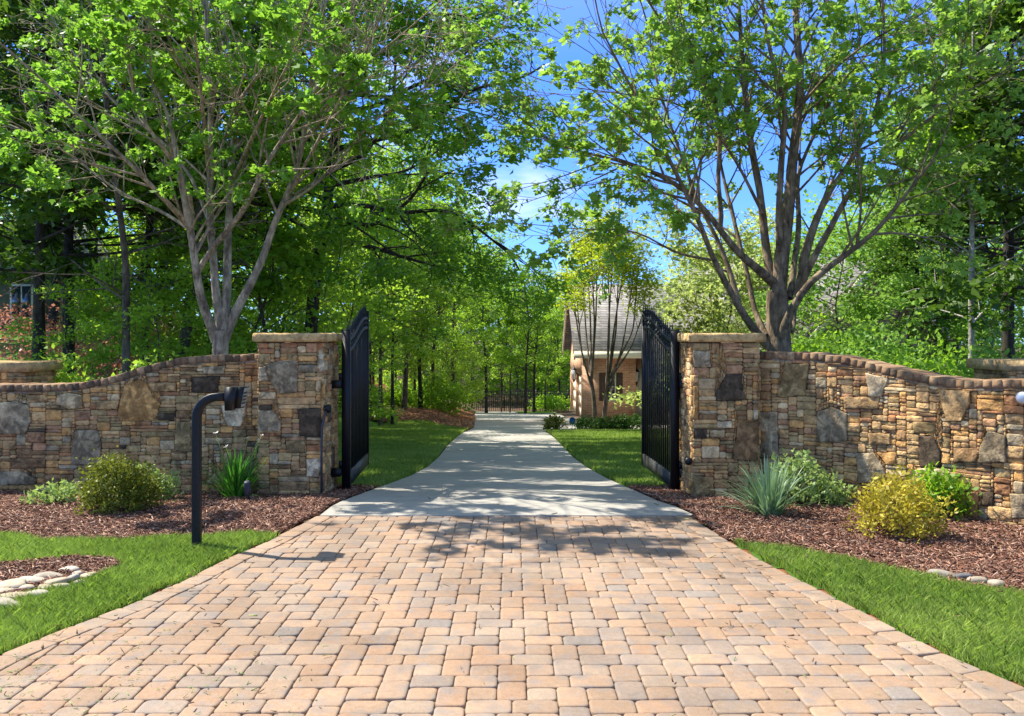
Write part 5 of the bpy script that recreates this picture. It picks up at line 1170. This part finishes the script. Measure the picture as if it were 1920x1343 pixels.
# left gable wall with two door openings
dz = 1.85
for a, b in ((Y0 + .3, Y0 + .7), (Y0 + 3.2, Y0 + 3.6), (Y1 - .6, Y1)): mb.box(X0, X0 + .3, a, b, hz, hz + dz)
mb.box(X0, X0 + .3, Y0 + .3, Y1, hz + dz, ez)
v = [(X0, Y0, ez), (X0, Y1, ez), (X0, (Y0 + Y1) / 2, rz_ - .12), (X0 + .3, Y0, ez), (X0 + .3, Y1, ez), (X0 + .3, (Y0 + Y1) / 2, rz_ - .12)]
mb.add(v, np.array([(0, 1, 2), (5, 4, 3)])); mb.box(X0 + .3, 13, Y1 - .3, Y1, hz, ez); mb.build('garage_wall', M['brick'], root)
for a, b in ((Y0 + .7, Y0 + 3.2), (Y0 + 3.6, Y1 - .6)):
    mb = MB(); mb.box(X0 + .12, X0 + .18, a, b, hz, hz + dz)
    for k in range(4):
        for j in range(4): w_ = (b - a) / 4; mb.box(X0 + .10, X0 + .118, a + w_ * j + .06, a + w_ * (j + 1) - .06, hz + .05 + k * .45, hz + .42 + k * .45)
    mb.build('garage_door', M['cream'], root)
mb = MB(); mb.box(XW + .003, 6.2, Y0 + 1.0, Y0 + 1.3, hz, ez); mb.build('porch_wall', M['brick'], root)
mb = MB(); mb.box(XW + .05, XW + .95, Y0 + .93, Y0 + .99, hz, hz + 2.1); mb.box(XW + .12, XW + .88, Y0 + .91, Y0 + .928, hz + .15, hz + .9); mb.box(XW + .12, XW + .88, Y0 + .91, Y0 + .928, hz + 1.0, hz + 1.95); dr = mb.build('porch_door', M['cream'], root)
mb = MB(); mb.box(XW + .8, XW + .84, Y0 + .85, Y0 + .90, hz + .9, hz + 1.05); mb.build('door_handle', M['iron'], root)
mb = MB(); mb.box(6.2, 13, Y0 + .2, Y0 + .5, hz, ez + .2); mb.build('main_wall', M['brick'], root)
# eave board / fascia
mb = MB(); mb.box(X0 - .35, XW + 1.4, Y0 - .50, Y0 - .455, ez - .14, ez + .12); mb.box(X0 - .35, XW + 1.4, Y0 - .36, Y0 + .0, ez - .0, ez + .03)
for sgn in (0, 1):    # rake boards on the left gable
    ya, yb = (Y0 - .4, (Y0 + Y1) / 2) if not sgn else (Y1 + .4, (Y0 + Y1) / 2)
    v = [(X0 - .36, ya, ez - .02), (X0 - .36, yb, rz_ - .02), (X0 - .36, yb, rz_ - .22), (X0 - .36, ya, ez - .2), (X0 - .30, ya, ez - .02), (X0 - .30, yb, rz_ - .02), (X0 - .30, yb, rz_ - .22), (X0 - .30, ya, ez - .2)]
    mb.add(v, np.array([(0, 1, 2, 3), (7, 6, 5, 4), (0, 4, 5, 1), (3, 2, 6, 7), (0, 3, 7, 4), (1, 5, 6, 2)]))
mb.build('fascia', M['cream'], root)
def slab(mb, a, b, c, d, th=.08):
    A = np.array([a, b, c, d], float); nn = nrm(np.cross(A[1] - A[0], A[3] - A[0])); B = A - nn * th
    mb.add(np.vstack([A, B]), np.array([(0, 1, 2, 3), (7, 6, 5, 4), (0, 4, 5, 1), (1, 5, 6, 2), (2, 6, 7, 3), (3, 7, 4, 0)]))
mb = MB(); ym = (Y0 + Y1) / 2
slab(mb, (X0 - .38, Y0 - .45, ez + .1), (7.5, Y0 - .45, ez + .1), (7.5, ym, rz_), (X0 - .38, ym, rz_)); slab(mb, (7.5, Y1 + .45, ez + .1), (X0 - .38, Y1 + .45, ez + .1), (X0 - .38, ym, rz_), (7.5, ym, rz_))
mb.build('garage_roof', M['shingle'], root)
# main hip roof behind and right, with lower front plane
mb = MB(); zr = 5.1; e2 = ez + .25
slab(mb, (5.0, 32.6, ez - .1 + .25), (16.5, 32.6, e2), (14.5, 37.5, zr), (8.6, 37.5, zr)); slab(mb, (5.0, 44, e2), (5.0, 32.6, ez + .15), (8.6, 37.5, zr), (8.6, 39.5, zr))
slab(mb, (16.5, 44, e2), (5.0, 44, e2), (8.6, 39.5, zr), (14.5, 39.5, zr)); slab(mb, (8.6, 37.5, zr), (14.5, 37.5, zr), (14.5, 39.5, zr), (8.6, 39.5, zr)); slab(mb, (16.5, 32.6, e2), (16.5, 44, e2), (14.5, 39.5, zr), (14.5, 37.5, zr))
mb.build('main_roof', M['shingle'], root)
# projecting gable with cream rake
gx0, gxp, gx1, gy = 8.9, 11.6, 14.3, 27.6; gz0, gzp = 1.15, 4.35
mb = MB(); mb.add([(gx0 + .25, gy, hz + 1), (gx1 - .25, gy, hz + 1), (gx1 - .25, gy, gz0), (gxp, gy, gzp - .3), (gx0 + .25, gy, gz0), (gx0 + .25, gy + 8, hz + 1), (gx1 - .25, gy + 8, hz + 1), (gx1 - .25, gy + 8, gz0), (gxp, gy + 8, gzp - .3), (gx0 + .25, gy + 8, gz0)],
       [(0, 1, 2, 3, 4), (0, 4, 9, 5), (1, 6, 7, 2)]); mb.build('gable_wall', M['brick_dark'], root)
mb = MB(); slab(mb, (gx0, gy - .4, gz0), (gxp, gy - .4, gzp), (gxp, gy + 9, gzp), (gx0, gy + 9, gz0), -.08); slab(mb, (gxp, gy - .4, gzp), (gx1, gy - .4, gz0), (gx1, gy + 9, gz0), (gxp, gy + 9, gzp), -.08); mb.build('gable_roof', M['shingle'], root)
mb = MB()
for a, b in ((gx0 - .02, gxp), (gx1 + .02, gxp)):
    v = [(a, gy - .43, gz0 - .03), (b, gy - .43, gzp - .0), (b, gy - .43, gzp - .34), (a, gy - .43, gz0 - .34)]; v += [(p[0], p[1] - .05, p[2]) for p in v]
    mb.add(v, np.array([(0, 1, 2, 3), (7, 6, 5, 4), (0, 4, 5, 1), (1, 5, 6, 2), (2, 6, 7, 3), (3, 7, 4, 0)]))
mb.build('rake_board', M['cream'], root)
# window, shutters and lanterns on the garage end wall
wx0, wx1, wz0, wz1 = 3.58, 4.02, .02 - .90, .22
def pz(py): return H - (py - HY) * Y0 / F
def pxx(px): return (px - CX) * Y0 / F
wx0, wx1, wz0, wz1 = pxx(1136), pxx(1155), pz(752), pz(699); fr = .05
mb = MB(); yy = Y0 - .03
mb.box(wx0, wx1, yy, Y0 - .003, wz0, wz0 + fr); mb.box(wx0, wx1, yy, Y0 - .003, wz1 - fr, wz1); mb.box(wx0, wx0 + fr, yy, Y0 - .003, wz0 + fr + .001, wz1 - fr - .001); mb.box(wx1 - fr, wx1, yy, Y0 - .003, wz0 + fr + .001, wz1 - fr - .001)
xm = (wx0 + wx1) / 2; mb.box(xm - .012, xm + .012, yy + .005, Y0 - .004, wz0 + fr + .002, wz1 - fr - .002)
for k in range(1, 4): zc = wz0 + (wz1 - wz0) * k / 4; mb.box(wx0 + fr + .001, wx1 - fr - .001, yy + .003, Y0 - .004, zc - .013, zc + .013)
win = mb.build('window', M['cream'], root); mb = MB(); mb.box(wx0 + .01, wx1 - .01, Y0 - .012, Y0 - .002, wz0 + .01, wz1 - .01)
gl = mb.build('glass', M['glass'], root); gl.parent = win
mb = MB(); mb.box(wx0 - .06, wx1 + .06, Y0 - .07, Y0 - .002, wz0 - .08, wz0 - .002); si = mb.build('sill', M['brick'], root); si.parent = win
for a in (wx1 + .01, wx0 - .26):
    mb = MB(); mb.box(a, a + .25, Y0 - .05, Y0 - .004, wz0, wz1)
    for k in range(14): z_ = wz0 + .05 + k * (wz1 - wz0 - .08) / 14; mb.box(a + .035, a + .215, Y0 - .062, Y0 - .051, z_, z_ + .045)
    mb.build('shutter', M['shutter'], root)
def lantern(x, y, z, s=1):
    f = MB(); f.box(x - .03 * s, x + .03 * s, y, y + .06, z - .1 * s, z + .25 * s)
    f.tube([(x, y, z + .3 * s), (x, y - .15 * s, z + .34 * s), (x, y - .22 * s, z + .26 * s)], .012, 6)
    f.tube([(x, y - .22 * s, z + a * s) for a in (.27, .24, .17, .16)], [.01, .04, .12, .125], 6); f.tube([(x, y - .22 * s, z + a * s) for a in (-.17, -.2, -.26, -.3)], [.08, .05, .03, .005], 6)
    for k in range(6): a = k * math.pi / 3; f.tube([(x + .075 * s * math.cos(a), y - .22 * s + .075 * s * math.sin(a), z - .17 * s), (x + .115 * s * math.cos(a), y - .22 * s + .115 * s * math.sin(a), z + .16 * s)], .008, 4)
    l = f.build('wall_lantern', M['iron'], root); f = MB(); f.tube([(x, y - .22 * s, z - .165 * s), (x, y - .22 * s, z + .155 * s)], [.06 * s, .095 * s], 6); gl_ = f.build('lantern_glass', M['lampglass'], root); gl_.parent = l
lantern(pxx(1198), Y0 + .93, pz(708), 1.2)
lantern(X0 - .1, Y0 + 3.4, .05, 1.2)

# neighbour house at far left
nz = g(-17, 30) + .2
root = empty('neighbour_house', (-18, 31, nz), 'olive sided house with a grey brown roof glimpsed through the trees at the left edge', 'house')
mb = MB(); mb.box(-24, -16.2, 30, 36, nz - 1.5, 4.1); mb.build('wall', M['olive'], root)
mb = MB(); slab(mb, (-25, 29.4, 4.0), (-15.7, 29.4, 4.0), (-16.6, 33, 6.2), (-25, 33, 6.2)); slab(mb, (-15.7, 29.4, 4.0), (-15.7, 36.6, 4.0), (-16.6, 33, 6.2), (-16.6, 33, 6.2)); slab(mb, (-15.7, 36.6, 4), (-25, 36.6, 4), (-25, 33, 6.2), (-16.6, 33, 6.2)); mb.build('roof', M['shingle'], root)
for a in (-17.4, -19.5, -21.6):
    mb = MB(); mb.box(a, a + .8, 29.94, 29.997, 2.3, 3.5); w2 = mb.build('window', M['cream'], root); mb = MB(); mb.box(a + .07, a + .37, 29.92, 29.938, 2.37, 3.43); mb.box(a + .43, a + .73, 29.92, 29.938, 2.37, 3.43); g2 = mb.build('glass', M['glass'], root); g2.parent = w2
mb = MB(); mb.box(-18.6, -16.4, 29.9, 29.995, .6, .85); mb.build('trim_band', M['cream'], root)

# far iron fence
fa, fb = P(885, 770, 57)[0], P(1066, 770, 57)[0]; fz = g(0, 57)
root = empty('iron_fence', ((fa + fb) / 2, 57.3, fz), 'black iron picket fence across the far end of the drive', 'fence')
mb = MB(); n = int((fb - fa) / .14)
for k in range(n): x = fa + (fb - fa) * k / n; mb.box(x - .017, x + .017, 57.285, 57.31, fz - .05, fz + 1.25)
mb.build('pickets', M['iron'], root)
for z_ in (.15, 1.05, 1.2): mb = MB(); mb.box(fa, fb, 57.27, 57.288, fz + z_, fz + z_ + .035); mb.build('rail', M['iron'], root)
for k in range(4): x = fa + (fb - fa) * k / 3; mb = MB(); mb.box(x - .04, x + .04, 57.32, 57.4, fz - .05, fz + 1.35); mb.build('fence_post', M['iron'], root)
mb = MB(); ix = np.linspace(.2, 2.55, 20); iy = np.linspace(50.5, 56, 12); 
grid('grass_island', ix, iy, M['lawn'], .03, 0, lambda x, y: ((x - 1.5) / 1.25) ** 2 + ((y - 53.5) / 3) ** 2 < 1)

# little blue lawn flag by the garage bed
bx_, by_ = P(1073, 808, 27.2)[0], 27.2; bz = g(bx_, by_)
root = empty('lawn_flag', (bx_, by_, bz), 'small blue security sign on a thin stake by the garage bed', 'yard sign')
mb = MB(); mb.tube([(bx_, by_, bz), (bx_, by_, bz + .3)], .008, 6); mb.build('stake', M['metal_plate'], root)
mb = MB(); mb.tube([(bx_, by_, bz + .22), (bx_, by_ - .02, bz + .22)][:1] + [(bx_, by_ - .03, bz + .22)], .001, 4)
a = np.linspace(0, 2 * math.pi, 8, endpoint=False) + math.pi / 8; V = [(bx_ + .10 * math.cos(t), by_ - .012, bz + .32 + .12 * math.sin(t)) for t in a] + [(bx_ + .10 * math.cos(t), by_ - .03, bz + .32 + .12 * math.sin(t)) for t in a]
mb = MB(); mb.add(V, [tuple(range(8)), tuple(range(15, 7, -1))] + [(i, (i + 1) % 8, 8 + (i + 1) % 8, 8 + i) for i in range(8)]); mb.build('sign_panel', M['blue'], root)
